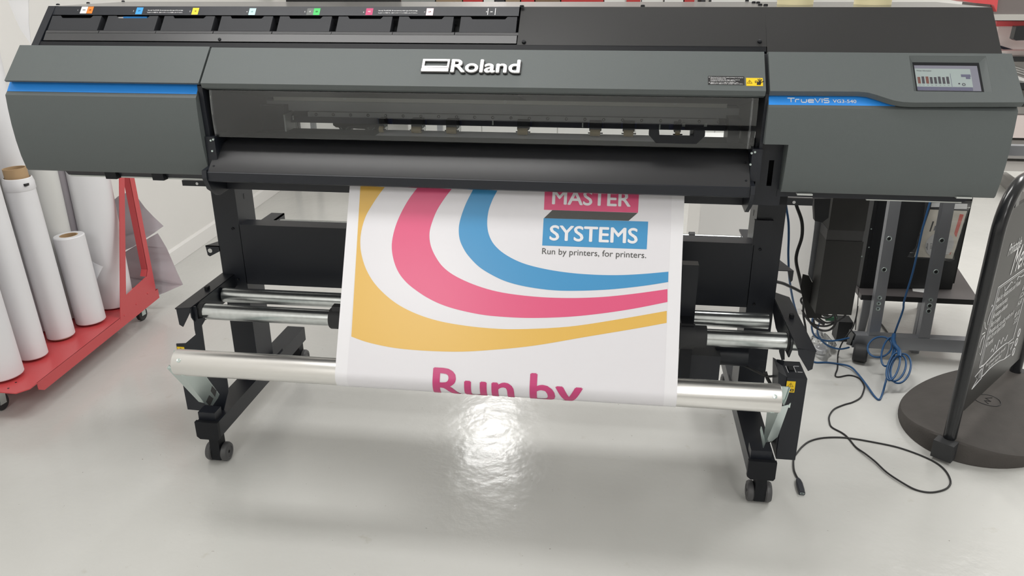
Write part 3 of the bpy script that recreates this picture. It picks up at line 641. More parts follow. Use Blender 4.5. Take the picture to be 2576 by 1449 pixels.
# ------------------------------------------------------------------ the printer's stand
for sx, xa, xb in ((-1, -1.441, -1.350), (1, 0.465, 0.556)):
    po = part(B().box(xa, xb, 2.600, 2.735, 0.183, 1.014, .003), 'post', M['black'])
    xi = xb if sx < 0 else xa
    part(B().box(min(xi, xi - sx * .0008), max(xi, xi - sx * .0008), 2.662, 2.668, .852, .872), 'slot', M['ink'], po)
    fx0, fx1 = (-1.400, -1.323) if sx < 0 else (0.457, 0.538)
    ft = part(B().prism([(x, 2.205, z) for x, z in ((fx0 + .006, .122), (fx1, .122), (fx1, .183), (fx0, .183), (fx0, .130))], (0, .80, 0), .003), 'foot', M['black'])
    part(B().prism([(x, 2.196, z) for x, z in ((fx0 + .008, .118), (fx1 - .002, .118), (fx1 + .003, .126), (fx1 + .003, .186), (fx0 - .003, .186), (fx0 - .003, .128))], (0, .014, 0), .003), 'end_cap', M['black2'], ft)
    part(B().box(fx0 + .004, fx1 - .012, 2.215, 2.262, .183, .214, .003), 'pivot_block', M['black'], ft)
    part(B().box(fx0 + .006, fx1 - .006, 2.560, 2.780, .183, .189, .002), 'base_flange', M['black'], ft)
    for cy in (2.256, 3.005):
        cxm = (fx0 + fx1) / 2 + (-0.003 if sx < 0 else .0115)
        cs = part(B().box(cxm - .017, cxm + .017, cy - .026, cy + .020, .012, .112, .006), 'castor', M['black2'])
        for d in (-1, 1):
            part(B().lathe((cxm + d * .018, cy, .0345), (d, 0, 0), [(.008, 0), (.030, 0), (.0345, .004), (.0345, .014), (.031, .020), (.022, .022), (.020, .0195), (.006, .0195)], 32), 'wheel', M['wheel'], cs)
        part(B().cyl((cxm, cy, .105), (cxm, cy, .123), .012, seg=16), 'stem', M['zinc'], cs)
bm_ = part(B().box(-1.352, 0.467, 2.600, 2.668, 0.542, 0.773, .003), 'cross_beam', M['black'])
for (x, y) in ((586, 575), (600, 702), (1912, 627), (1897, 765)):
    p = onY(x, y, 2.600); part(B().lathe((p.x, 2.600, p.z), (0, -1, 0), [(.002, -.001), (.002, .001), (.005, .003), (.005, -.001)], 14), 'beam_bolt', M['black2'], bm_)
p = onY(1899, 554, 2.585); q = onY(1936, 619, 2.585)
part(B().box(p.x, q.x + .004, 2.585, 2.601, q.z, p.z, .002), 'post_plate', M['black'])
# shelf brackets on the posts
bt = B(); bt.prism([(-1.494, 2.60, .687), (-1.441, 2.60, .687), (-1.441, 2.72, .687)], (0, 0, -.003)); bt.prism([(x, 2.60, z) for x, z in ((-1.494, .687), (-1.438, .687), (-1.438, .668), (-1.482, .645), (-1.490, .650))], (0, .003, 0)); LB = part(bt, 'side_bracket', M['black'])
part(B().lathe((-1.478, 2.5995, .668), (0, -1, 0), [(.0001, 0), (.0085, 0), (.0085, .0004), (.0001, .0004)], 18), 'bracket_hole', M['vinyl2'], LB)
bt = B(); bt.prism([(.556, 2.60, .680), (.606, 2.60, .680), (.556, 2.79, .680)], (0, 0, .003)); bt.prism([(x, 2.60, z) for x, z in ((.586, .680), (.606, .680), (.606, .648), (.600, .640), (.594, .655))], (0, .003, 0)); part(bt, 'side_bracket', M['black'])
# arms that carry the take-up shafts
for sx, xo, xi in ((-1, -1.447, -1.397), (1, .608, .556)):
    ab = B(); a, b = min(xo, xi), max(xo, xi)
    yf, yb_ = (2.268, 2.64) if sx < 0 else (2.200, 2.64)
    ab.prism([(xi, yf + .012, .579), (xo, yf, .579), (xo, yb_ - .02, .579), (xi, yb_ + .03, .579)], (0, 0, -.004))
    ab.prism([(x, yf + .006, z) for x, z in ((xo, .578), (xi, .578), (xi - sx * -.004, .560), (xo - sx * .014, .508), (xo - sx * .002, .516))], (0, .004, 0))
    ab.prism_x([(2.275, .577), (2.275, .545), (2.300, .505), (2.520, .505), (2.64, .545), (2.64, .577)], xi - .002, xi + .002)
    am = part(ab, 'shaft_arm', M['black'])
    part(B().box((xo + xi) / 2 - .006, (xo + xi) / 2 + .006, 2.435, 2.452, .579, .590, .002), 'arm_latch', M['black2'], am)
def pipe(name, y, z, r, xa, xb):
    return part(B().lathe((xa, y, z), (1, 0, 0), [(r - .004, 0), (r, 0), (r, xb - xa), (r - .004, xb - xa)], 40), name, M['galv'])
pf = pipe('take_up_shaft', 2.330, .545, .0275, -1.412, .590)
pipe('rear_shaft', 2.492, .540, .0265, -1.388, .520)
for xa, xb in ((-1.393, -1.375), (.548, .562)): part(B().lathe((xa, 2.33, .545), (1, 0, 0), [(.028, 0), (.0305, 0), (.0305, xb - xa), (.028, xb - xa)], 32), 'shaft_collar', M['rubber'])
# hub and drive unit on the take-up shaft
ha, hb_ = onY(827, 795, 2.31).x, onY(905, 800, 2.31).x
hu = part(B().lathe((ha, 2.33, .545), (1, 0, 0), [(.0275, 0), (.034, 0), (.0365, .004), (.0365, hb_ - ha), (.0275, hb_ - ha)], 40), 'core_holder', M['rubber'])
part(B().box(ha + .012, hb_, 2.312, 2.34, .575, .594, .004), 'holder_lug', M['rubber'], hu)
part(B().prism([(x, 2.33, z) for x, z in ((hb_ - .03, .52), (hb_, .52), (hb_, .478), (hb_ - .012, .488))], (0, .02, 0)), 'holder_lug', M['rubber'], hu)
dp = onY(1716, 870, 2.30).x; dq = onY(1777, 870, 2.30).x
du = part(B().lathe((dp - .02, 2.33, .545), (1, 0, 0), [(.0275, 0), (.040, 0), (.041, .003), (.041, .058), (.037, .0585), (.037, dq - dp + .02), (.0275, dq - dp + .02)], 40), 'drive_hub', M['rubber'])
x0_, x1_ = onY(1714, 850, 2.36).x, onY(1746, 850, 2.36).x
part(B().box(x0_ - .01, x1_, 2.400, 2.440, .330, .76, .004), 'drive_arm', M['black'])
part(B().box(x0_ - .006, x1_ - .008, 2.315, 2.40, .33, .585, .006), 'gear_case', M['black2'], du)
x2_ = onY(1812, 900, 2.36).x
part(B().box(x1_ - .01, x2_, 2.35, 2.43, .30, .470, .010), 'motor_box', M['black'], du)
part(B().cyl((x2_ - .01, 2.42, .445), (onY(1878, 900, 2.42).x, 2.42, .445), .036, seg=30, bv=.006), 'motor', M['black'], du)
# rear media shaft
rs = B(); rs.cyl((-1.40, 2.905, .690), (.50, 2.905, .690), .0135, seg=20); part(rs, 'media_shaft', M['galv'])
part(B().cyl((onY(1733, 590, 2.9).x, 2.905, .690), (onY(1748, 590, 2.9).x, 2.905, .690), .021, seg=20, bv=.002), 'media_stop', M['rubber'])
for xa in (-1.37, .49):
    rb_ = B(); rb_.box(xa - .02, xa + .035, 2.735, 2.96, .706, .712); rb_.box(xa + .03, xa + .035, 2.86, 2.96, .672, .712); part(rb_, 'rear_bracket', M['black'])
# dancer bar with its two hinged arms
DY, DZ, DR = 1.920, 0.567, 0.0385
db = part(B().lathe((-1.246, DY, DZ), (1, 0, 0), [(DR - .006, 0), (DR - .001, 0), (DR, .002), (DR, 1.699), (DR - .001, 1.701), (DR - .006, 1.701)], 56), 'tension_bar', M['alu'])
part(B().cyl((-1.244, DY, DZ), (.453, DY, DZ), DR - .0065, seg=32), 'bar_core', M['zinc'], db)
for xx in (-1.222, .436):
    for an in (35, -55):
        d = Vector((0, -math.cos(math.radians(an)), math.sin(math.radians(an))))
        part(B().lathe(Vector((xx, DY, DZ)) + d * DR, d, [(.0018, -.001), (.0022, .0006), (.0055, .0012), (.0062, -.001)], 16), 'bar_screw', M['zinc'], db)
def sheet(pp, th, nm, m, par=None):
    P = [onY(x, y, Y) for x, y, Y in pp]
    n = Vector()
    for i in range(len(P)): n += (P[i] - P[0]).cross(P[(i + 1) % len(P)] - P[0])
    n.normalize(); c = P[0]
    Q = [p - n * (p - c).dot(n) for p in P]      # true plane
    if n.y < 0: n = -n
    global PLN
    PLN = (c.copy(), n.copy())
    return part(B().prism(Q, n * th, th * .4), nm, m, par)
la = sheet([(461, 946, 1.955), (517, 948, 1.985), (552, 984, 2.150), (548, 1000, 2.17), (535, 1027, 2.215), (517, 1012, 2.205)], .003, 'bar_arm', M['zinc'])
LAP = PLN; LAW = (((533, 972), (545, 983), (541, 999), (530, 984)), ((526, 995), (537, 1003), (528, 1022), (518, 1011)))
sheet([(420, 927, 1.925), (440, 930, 1.935), (461, 947, 1.955), (518, 1013, 2.205), (500, 1010, 2.20)], .003, 'arm_flange', M['zinc'], la)
sheet([(436, 882, 1.945), (455, 882, 1.935), (448, 900, 1.940), (441, 905, 1.945)], .003, 'arm_flange', M['zinc'], la)
sheet([(420, 927, 1.920), (425, 919, 1.920), (433, 927, 1.925)], .003, 'arm_flange', M['zinc'], la)
for q in LAW: part(B().prism([onP(x, y, LAP[0] - LAP[1] * .0012, LAP[1]) for x, y in q], LAP[1] * .0008), 'arm_window', M['ink'], la)
ra = sheet([(1929, 1038, 1.985), (1957, 1040, 1.955), (1955, 1046, 1.965), (1927, 1113, 2.205), (1921, 1106, 2.19)], .003, 'bar_arm', M['zinc'])
sheet([(1964, 1026, 1.925), (1987, 1026, 1.925), (1956, 1097, 2.19), (1945, 1115, 2.215), (1927, 1113, 2.21), (1955, 1046, 1.965)], .003, 'arm_flange', M['zinc'], ra)
sheet([(1963, 972, 1.945), (1984, 974, 1.94), (1985, 984, 1.94), (1970, 1018, 1.945), (1965, 1004, 1.945)], .003, 'arm_flange', M['zinc'], ra)
sheet([(1984, 974, 1.94), (1988, 976, 1.935), (1972, 1020, 1.94), (1970, 1018, 1.945)], .002, 'arm_flange', M['zinc'], ra)
sheet([(1987, 1026, 1.925), (1989, 1015, 1.922), (1985, 1017, 1.925), (1983, 1026, 1.925)], .003, 'arm_flange', M['zinc'], ra)
sheet([(1914, 1083, 2.10), (1918, 1075, 2.09), (1922, 1105, 2.19), (1927, 1116, 2.21), (1920, 1127, 2.22)], .003, 'arm_flange', M['zinc'], ra)
# left side plate
def plate(px, Y, th, nm, m, par=None): return part(B().prism([onY(x, y, Y) for x, y in px], (0, th, 0)), nm, m, par)
lp_ = plate([(486, 772), (485, 787), (489, 828), (492, 842), (466, 864), (443, 865), (447, 892), (461, 972), (472, 1030), (494, 1032), (560, 1040), (575, 985), (570, 950), (516, 886), (507, 820), (515, 806), (514, 800), (498, 802), (495, 785), (492, 772)], 2.29, .004, 'side_plate', M['black'])
pc = [onY(x, y, 2.2895) for x, y in ((445, 872), (463, 872), (465, 888), (447, 888))]
warn(lp_, lambda l: (lambda a, b, c=0.0: Vector((a, 2.2897 - l - c, b))), pc[0].x, pc[1].x, pc[2].z - .012, pc[0].z, True)
plate([(1961, 866), (1974, 868), (1974, 905), (1966, 906), (1960, 885)], 2.34, .004, 'side_plate', M['black'])
plate([(1955, 905), (1973, 908), (1966, 960), (1953, 1100), (1920, 1128), (1935, 1090), (1955, 980)], 2.36, .004, 'side_plate', M['black'])
# take-up control box
tbx = part(B().box(.553, .613, 2.270, 2.387, .153, .449, .003), 'control_box', M['black'])
plate([(1958, 935), (1980, 948), (1976, 1000), (1960, 1150), (1952, 1150)], 2.275, .10, 'box_mount', M['black'])
bx = [onY(x, y, 2.2695) for x, y in ((1980, 958.5), (2002.6, 961), (1999, 987.5), (1982, 986))]
warn(tbx, lambda l: (lambda a, b, c=0.0: Vector((a, 2.2697 - l - c, b))), bx[0].x - .0005, bx[1].x - .001, bx[2].z, bx[0].z, True)
part(B().box(.567, .583, 2.318, 2.345, .449, .453, .002), 'rocker_switch', M['black2'], tbx)
for a, b, c, d in ((.562, .5635, 2.305, 2.352), (.586, .5875, 2.310, 2.352), (.588, .604, 2.352, 2.354), (.592, .607, 2.312, 2.314)):
    part(B().box(a, b, c, d, .4491, .4496), 'switch_mark', M['white'], tbx)
# black electronics housing that hangs behind the right end
eq = B(); eq.box(.724, .842, 2.70, 2.80, .800, 1.076, .002); eq.box(.722, .845, 2.70, 2.80, .489, .762, .002)
EQ = part(eq, 'electronics_housing', M['charcoal'])
part(B().box(.7225, .8415, 2.7035, 2.7995, .762, .800), 'dark_band', M['ink'], EQ)
fr_ = B(); fr_.prism([onY(x, y, 2.83) for x, y in ((2051, 548), (2068, 545), (2084, 530), (2082, 600), (2060, 740), (2047, 716), (2033, 690), (2040, 640), (2048, 580))], (0, .004, 0)); FRM = part(fr_, 'housing_bracket', M['steel'], EQ)
part(B().prism([onY(x, y, 2.80) for x, y in ((2020, 690), (2035, 694), (2060, 745), (2068, 800), (2030, 800), (2013, 722))], (0, .004, 0)), 'housing_bracket', M['charcoal'], EQ)
for (x, y) in ((2077, 557), (2072, 595), (2069, 568)):
    p = onY(x, y, 2.829); part(B().cyl((p.x, 2.8285, p.z), (p.x, 2.830, p.z), .0045, seg=12), 'bracket_hole', M['ink'], FRM)
part(B().prism([onY(x, y, 2.66) for x, y in ((2049, 500), (2090, 500), (2084, 548), (2068, 560), (2050, 556), (2048, 520))], (0, .03, 0)), 'cable_cover', M['black2'])

# ------------------------------------------------------------------ the print that hangs from it
BN = thing('printed_banner', (-.285, 2.02, .55), 'white vinyl print with ochre, pink and blue swooshes hanging out of the printer', 'banner')
b0 = Vector((2.145, 1.085)); bc = Vector((DY, DZ)); br = DR + .0012
dv = b0 - bc; dd = dv.length; al = math.acos(br / dd); base_a = math.atan2(dv.y, dv.x)
ta = base_a + al                                   # tangent point on the front of the bar
tp = bc + Vector((math.cos(ta), math.sin(ta))) * br
L1 = (b0 - tp).length; L2 = br * math.radians(112)
dirn = (tp - b0).normalized()
def bpos(s):
    if s <= L1: q = b0 + dirn * s; n = Vector((-dirn.y, dirn.x))
    elif s <= L1 + L2:
        a = ta + (s - L1) / br; n = Vector((math.cos(a), math.sin(a))); q = bc + n * br
    else:
        a = ta + L2 / br; n = Vector((math.cos(a), math.sin(a))); q = bc + n * br + Vector((-math.sin(a), math.cos(a))) * (s - L1 - L2)
    if n.x > 0 and s <= L1: n = -n
    return q, n
def bmap(u, v, c=0.0, lift=0.0):
    q, n = bpos(-v); q = q + n * (lift + c); return Vector((u, q.x, q.y))
CUTS = [-(L1 + L2 * i / 14) for i in range(15)]
LEND = L1 + L2 + .33
BX0, BX1 = -.7545, .1850
pl_n = Vector((0, dirn.y, -dirn.x)); pl_o = Vector((0, b0.x, b0.y))
def bpx(x, y):
    p = onP(x, y, pl_o, pl_n); return p.x, -Vector((p.y - b0.x, p.z - b0.y)).dot(dirn)
def zb_(x, y): return bpx(850 + x / 2.4148, 440 + y / 2.4148)
g = B(); g.flat([(BX0, -LEND), (BX1, -LEND), (BX1, 0), (BX0, 0)], lambda a, b, c: bmap(a, b), CUTS + [-(L1 * .5)])
g.flat([(BX0, -LEND), (BX1, -LEND), (BX1, 0), (BX0, 0)], lambda a, b, c: bmap(a, b, 0, -.0006), CUTS + [-(L1 * .5)])
part(g, 'sheet', M['pwhite'], BN, angle=60)
g = B(); g.prism_x([(2.385, zp - .0010), (2.50, zp - .0010), (2.50, zp - .0017), (2.385, zp - .0017)], BX0, BX1); part(g, 'upper_sheet', M['pwhite'], BN)
def ink(pts, m, name, lift=.0006, px=True, cuts=True):
    q = [zb_(*p) for p in pts] if px else pts
    part(B().flat(q, lambda a, b, c: bmap(a, b, 0, lift), CUTS if cuts else None), name, m, BN)
a, b = zb_(130, 65), zb_(65, 1250); c, d = zb_(2032, 130), zb_(1977, 1380)
xl, xr = (a[0] + b[0]) / 2, (c[0] + d[0]) / 2
ink([(xl, -LEND + .1), (xr, -LEND + .1), (xr, -.002), (xl, -.002)], M['ptint'], 'printed_ground', .0003, False)
def sm(pts, k=5):
    return [(v.x, v.y) for v in spline([Vector((p[0], p[1], 0)) for p in pts], k)]
gold_out = sm([(82, 982), (200, 1022), (400, 1058), (700, 1074), (950, 1062), (1200, 1036), (1500, 985), (1800, 935), (1997, 899)])
gold_in = sm([(1998, 826), (1700, 878), (1400, 922), (1100, 937), (900, 930), (700, 905), (550, 870), (420, 818), (320, 755), (230, 668), (175, 580), (145, 490), (136, 410), (145, 330), (170, 250), (210, 180), (250, 120), (290, 68), (325, 30)])
ink([(140, 22)] + gold_out + gold_in, M['pgold'], 'ochre_swoosh')
ink(sm([(515, 40), (482, 80), (430, 150), (380, 240), (345, 330), (328, 420), (335, 500), (360, 575), (400, 635), (460, 690), (560, 755), (680, 805), (850, 845), (1000, 862), (1180, 869), (1400, 862), (1600, 842), (1800, 812), (2002, 772)]) +
    sm([(2002, 694), (1800, 722), (1600, 742), (1400, 748), (1200, 740), (1000, 715), (850, 675), (720, 618), (640, 560), (590, 490), (562, 420), (557, 350), (575, 280), (605, 210), (650, 140), (692, 85), (720, 45)]), M['ppink'], 'pink_swoosh')
ink(sm([(840, 50), (820, 92), (780, 170), (750, 250), (735, 320), (740, 390), (765, 450), (800, 500), (860, 560), (940, 610), (1030, 650), (1150, 680), (1300, 700), (1450, 704), (1650, 696), (1850, 675), (2006, 651)]) +
    sm([(2008, 588), (1850, 602), (1700, 609), (1550, 606), (1400, 594), (1250, 570), (1120, 535), (1020, 485), (955, 430), (920, 370), (907, 300), (915, 220), (940, 150), (968, 97), (990, 55)]), M['pblue'], 'blue_swoosh')
ink([(1258, 62), (1831, 76), (1823, 230), (1252, 212)], M['ppink'], 'pink_panel')
ink([(1303, 214), (1821, 231), (1766, 279), (1252, 263)], M['pgrey'], 'grey_fold', .0007)
ink([(1250, 263), (1885, 284), (1876, 452), (1241, 429)], M['pblue'], 'blue_panel')
def btext(t, p0, p1, ptop, m, name, bold):
    u0, v0 = zb_(*p0); u1, v1 = zb_(*p1); ut, vt = zb_(*ptop)
    tb = B().text(t, lambda a, b, c: bmap(a, b, 0, .0011 + c), u0, (v0 + v1) / 2, u1=u1, h=vt - v0, bold=bold, cuts=CUTS); part(tb, name, m, BN)
btext('MASTER', (1303, 178), (1776, 191), (1303, 94), M['pwhite'], 'white_lettering', .022)
btext('SYSTEMS', (1287, 398), (1817, 413), (1290, 310), M['pwhite'], 'white_lettering', .022)
btext('Run by printers, for printers.', (1240, 482), (1872, 504), (1240, 446), M['pgrey'], 'grey_lettering', .0)
for t_, xa, xb in (('Run', 586, 1068), ('by', 1176, 1486)):
    u0, v0 = zb_(xa, 1172 + (xa - 586) * .045); u1, _ = zb_(xb, 1220)
    tb = B().text(t_, lambda a, b, c: bmap(a, b, 0, .0011 + c), u0, zb_(586, 1172)[1] - .092, u1=u1, h=.092, bold=.018, cuts=CUTS); part(tb, 'pink_lettering', M['ppink2'], BN)

# ------------------------------------------------------------------ small things on and in the printer
ic = thing('ink_cartridge', (-1.432, 2.300, 1.478), 'blue and white ink cartridge tip peeping out of the second ink tray from the left', 'ink cartridge')
_c = B(); _c.box(-1.470, -1.395, 2.302, 2.330, 1.478, 1.503, .004); part(_c, 'pack', mat('bright_blue_pack', (.03, .30, .80), .3), ic)
part(B().box(-1.488, -1.470, 2.302, 2.328, 1.478, 1.502, .003), 'cap', M['white'], ic)
for (x, lab) in ((.485, 'cream masking tape roll standing on the printer top, the one nearer the logo'), (.697, 'cream masking tape roll standing on the printer top, the one above the touch screen side')):
    t = thing('tape_roll', (x, 2.498, 1.5305), lab, 'tape', 'masking tape rolls on the printer')
    part(B().lathe((x, 2.498, 1.5308), (0, 0, 1), [(.039, 0), (.0495, 0), (.0495, .050), (.039, .050)], 48), 'tape', M['cream'], t)
    part(B().lathe((x, 2.498, 1.5308), (0, 0, 1), [(.036, 0), (.039, 0), (.039, .050), (.036, .050)], 48), 'core', M['card'], t)

# ------------------------------------------------------------------ red roll trolley with its rolls
ZD = .135
TRY = thing('roll_trolley', (-2.40, 2.93, 0), 'long red steel trolley by the left wall carrying upright rolls of vinyl', 'trolley')
def tx(y): return -2.205 - 0.072 * (y - 2.40)       # its right-hand side
def tpart(b, n, m, par=None, lab=None): return part(b, n, m, par or TRY, lab)
TW = .318
de = B()
de.prism([(tx(2.41) - .03, 2.385, ZD), (tx(2.44), 2.425, ZD), (tx(3.46), 3.46, ZD), (tx(3.46) - TW, 3.46, ZD), (tx(2.44) - TW, 2.425, ZD), (tx(2.41) - TW + .03, 2.385, ZD)], (0, 0, -.004))
for off in (0, -TW + .003):
    de.prism([(tx(2.47) + off, 2.47, ZD), (tx(3.46) + off, 3.46, ZD), (tx(3.46) + off, 3.46, ZD - .048), (tx(2.50) + off, 2.50, ZD - .048), (tx(2.47) + off, 2.47, ZD - .030)], (-.003, 0, 0))
tpart(de, 'deck', M['red'])
for (px, py) in ((40, 962), (21, 977)):
    p = onZ(px, py, ZD); tpart(B().cyl((p.x, p.y, ZD - .0045), (p.x, p.y, ZD + .0006), .004, seg=14), 'deck_hole', M['ink'])
def frame(off, nm):
    X = -2.268 + off
    def q(x, y): p = onX(x, y, -2.268); return Vector((tx(p.y) + .001 + off, p.y, p.z))
    out = [q(301.6, 446.8), q(296.6, 806), q(395.5, 733), q(396, 722), q(343, 447)]
    inn = [q(315.5, 446.8), q(313, 743), q(372, 696), q(375.5, 678), q(330, 447)]
    # carry the sides on to the top of the frame
    k = .55
    out[0] = out[0] + (out[0] - out[1]) * k; inn[0] = inn[0] + (inn[0] - inn[1]) * k
    out[4] = out[4] + (out[4] - out[3]) * .70; inn[4] = inn[4] + (inn[4] - inn[3]) * .62
    f = B(); f.ring(out, inn, (-.004, 0, 0))
    rim = B(); v = Vector((-.035, .0, 0))
    n = len(inn)
    for i in range(n):
        j = (i + 1) % n
        if i in (0, 1): continue
        f.bm.faces.new([f.bm.verts.new(z) for z in (inn[i], inn[j], inn[j] + v, inn[i] + v)])
    fo = tpart(f, nm, M['red'])
    for (a, b) in ((307, 793), (341, 765), (374, 738)):
        if off == 0:
            w = q(a, b); tpart(B().lathe(w, (1, 0, 0), [(0, 0), (.005, 0), (.004, .003), (0, .004)], 12, False), 'rivet', M['red'], fo)
frame(0, 'end_frame'); frame(-TW + .004, 'end_frame')
for (cx, cy) in ((-2.398, 2.475), (tx(2.6) - TW + .05, 2.52), (-2.335, 3.37), (-2.515, 3.37)):
    c = tpart(B().prism_x([(cy - .020, .030), (cy + .012, .028), (cy + .018, .118), (cy - .012, .118)], cx - .016, cx - .012), 'castor', M['zinc'])
    tpart(B().prism_x([(cy - .020, .030), (cy + .012, .028), (cy + .018, .118), (cy - .012, .118)], cx + .012, cx + .016), 'fork', M['zinc'], c)
    tpart(B().lathe((cx - .011, cy, .034), (1, 0, 0), [(.006, 0), (.031, 0), (.034, .003), (.034, .019), (.031, .022), (.006, .022)], 32), 'wheel', M['rubber'], c)
    tpart(B().cyl((cx, cy, .117), (cx, cy, .1309), .018, seg=16), 'mount', M['zinc'], c)
RG = 'vinyl rolls on the red trolley'
def roll(x, y, r, z1, lab, core=None, m='vinyl', out=0.0, z0=None, seam=0.0, lean=(0, 0)):
    z0 = ZD + (.0005 if not (y < 3.06 and m == 'vinyl' and x > -2.45) else .0034) if z0 is None else z0
    t = thing('vinyl_roll', (x, y, z0), lab, 'vinyl roll', RG)
    lean = (-.045 * (z1 - z0), 0) if y < 3.06 and m == 'vinyl' and x > -2.45 else (0, 0)
    rc_ = core or r * .55; ax = Vector((lean[0], lean[1], z1 - z0)).normalized(); h = (z1 - z0) / ax.z
    bz = .006 if z0 < ZD + .01 else 0
    part(B().lathe((x, y, z0), ax, [(rc_, bz), (r - .003, bz), (r, bz + .004), (r, h - .004), (r - .003, h), (rc_, h)], 56), 'wrap', M[m], t)
    part(B().lathe((x, y, z0), ax, [(rc_ - .005, 0), (rc_, 0), (rc_, h + out), (rc_ - .005, h + out)], 40), 'core', M['card'], t, 'brown cardboard core')
    return t
def top_z(px, py, Y): return onY(px, py, Y).z
roll(-2.372, 2.500, .070, 1.22, 'white roll at the near end of the red trolley, cut by the left picture edge')
roll(-2.373, 2.672, .054, 1.10, 'white roll second from the near end of the red trolley, beside the cored roll')
rC = roll(-2.389, 2.868, .0560, top_z(52, 456, 2.868), 'white roll with a brown cardboard core sticking out of its torn top', .044, out=.055)
cz_ = top_z(52, 456, 2.868)
part(B().lathe((-2.389 - .045 * (cz_ - .17), 2.868, cz_ - .035), (0, 0, 1), [(.0562, 0), (.0585, .004), (.0580, .032), (.053, .050), (.049, .052), (.049, .038), (.0562, .030)], 40), 'torn_sleeve', M['vinyl'], rC)
part(B().box(-2.378, -2.3625, 2.835, 2.870, cz_ - .012, cz_ - .002, .002), 'gap', M['ink'], rC)
roll(-2.359, 3.034, .0630, top_z(167, 592, 3.03), 'short white roll with an open brown core, the lowest on the trolley', .0375)
roll(-2.383, 3.250, .0880, .98, 'widest white roll on the trolley, standing against the red end frame', .04)
def by_px(xa, xb, y, Y):                    # a roll behind the others: from its two edges at one height
    a, b = onY(xa, y, Y), onY(xb, y, Y); return (a.x + b.x) / 2, (b.x - a.x) / 2
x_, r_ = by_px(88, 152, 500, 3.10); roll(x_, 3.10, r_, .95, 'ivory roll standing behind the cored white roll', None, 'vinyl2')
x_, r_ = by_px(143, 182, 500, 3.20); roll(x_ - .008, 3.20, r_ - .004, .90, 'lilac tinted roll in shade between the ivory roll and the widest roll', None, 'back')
x_, r_ = by_px(-70, 20, 357, 3.0); roll(-2.50, 2.74, .05, top_z(5, 357, 2.74), 'tall slim roll at the left wall behind the near rolls', .03)
roll(-2.500, 2.95, .052, top_z(58, 103, 2.95), 'tallest white roll on the trolley, its open end showing left of the ink bay', .036)
def loose(name, pts, lab, cat, m, Y, bend=.03, grp=None, th=.0012):
    P = [onY(x, y, Y) for x, y in pts]
    xs = [p.x for p in P]; zs = [p.z for p in P]; xm = (min(xs) + max(xs)) / 2; zm = (min(zs) + max(zs)) / 2; wx_ = max(xs) - min(xs)
    f = B()
    cuts = [min(zs) + (max(zs) - min(zs)) * i / 10 for i in range(1, 10)]
    def fn(a, b, c): return Vector((a, Y + bend * ((a - xm) / wx_ * 2) ** 2 + bend * .6 * math.sin((b - zm) * 9), b))
    def fn2(a, b, c): v = fn(a, b, c); v.y += th; return v
    q = [(p.x, p.z) for p in P]
    f.flat(q, fn, cuts); f.flat(q, fn2, cuts)
    o = f.build(name, m, None, 60); return tag(o, lab, cat, grp)
loose('backing_sheet', [(262, 520), (290, 497), (327, 481), (333, 490), (359, 525), (380, 548), (404, 573), (386, 587), (340, 618), (290, 640), (270, 600)], 'lilac sheet of backing paper sticking out at mid height behind the red end frame', 'paper', M['back'], 3.545)
loose('backing_sheet', [(296, 645), (340, 618), (390, 590), (412, 628), (456, 719), (416, 735), (372, 749), (310, 725)], 'large lilac backing sheet hanging low to the floor beyond the red end frame', 'paper', M['back'], 3.515)
loose('paper_flap', [(14, -40), (64, -40), (72, 60), (80, 112), (50, 70), (15, 3)], 'pointed white paper flap hanging at the left wall above the trolley', 'paper', M['vinyl'], 2.86, .01)
loose('torn_corner', [(224, 655), (257, 672), (240, 712), (236, 720)], 'small torn corner of white paper between the short roll and the widest roll', 'paper', M['vinyl'], 3.10, .006)

# ------------------------------------------------------------------ swinging pavement sign
SA = Vector((1.215, 2.600, 0)); SBk = Vector((1.668, 3.158, 0)); SD = (SBk - SA).normalized(); SN = Vector((SD.y, -SD.x, 0)); SWD = (SBk - SA).length
SG = thing('pavement_sign', ((SA + SBk) / 2), 'dark swinging pavement sign with white chalk style menu lettering on a round rubber base', 'sign')
def spt(u, v, l=0.0): return SA + SD * u + Vector((0, 0, v)) + SN * l
def suv(x, y, l=.012):
    p = onP(x, y, SA + SN * l, SN); return (p - SA).dot(SD), p.z
bs = B(); A_, B_ = .372, .275; rows = []
cen = (SA + SBk) / 2; NS_, NR_ = 72, 14
def bz(u, w): return .020 + .062 * (1 - min(1, abs(w) / B_) ** 1.7)
for k in range(NR_ + 1):
    f = k / NR_ * .985; row = []
    for i in range(NS_):
        t = 2 * math.pi * i / NS_; u, w = A_ * f * math.cos(t), B_ * f * math.sin(t); q = cen + SD * u + SN * w; q.z = bz(u, w); row.append(bs.bm.verts.new(q))
    rows.append(row)
for f, dz in ((1.0, -.006), (1.004, -.02), (1.004, None)):
    row = []
    for i in range(NS_):
        t = 2 * math.pi * i / NS_; u, w = A_ * f * math.cos(t), B_ * f * math.sin(t); q = cen + SD * u + SN * w
        q.z = .001 if dz is None else max(.004, bz(u, w) + dz); row.append(bs.bm.verts.new(q))
    rows.append(row)
for a, b in zip(rows, rows[1:]):
    for i in range(NS_): j = (i + 1) % NS_; bs.bm.faces.new((a[i], a[j], b[j], b[i]))
bs.bm.faces.new(rows[-1])
BASE = part(bs, 'rubber_base', M['base'], SG)
for q in (SA, SBk):
    o_ = -SD if q is SA else SD
    part(B().prism([q + o_ * a + SN * b + Vector((0, 0, .012)) for a, b in ((-.030, -.034), (.055, -.034), (.055, .034), (-.030, .034))], (0, 0, .066), .004), 'socket', M['rubber'], BASE)
mk = B(); mc = onZ(2483, 1012, .072); mu, mw = (mc - cen).dot(SD), (mc - cen).dot(SN)
def bpt(a, b): u, w = mu + a, mw + b; q = cen + SD * u + SN * w; q.z = bz(u, w) + .0006; return q
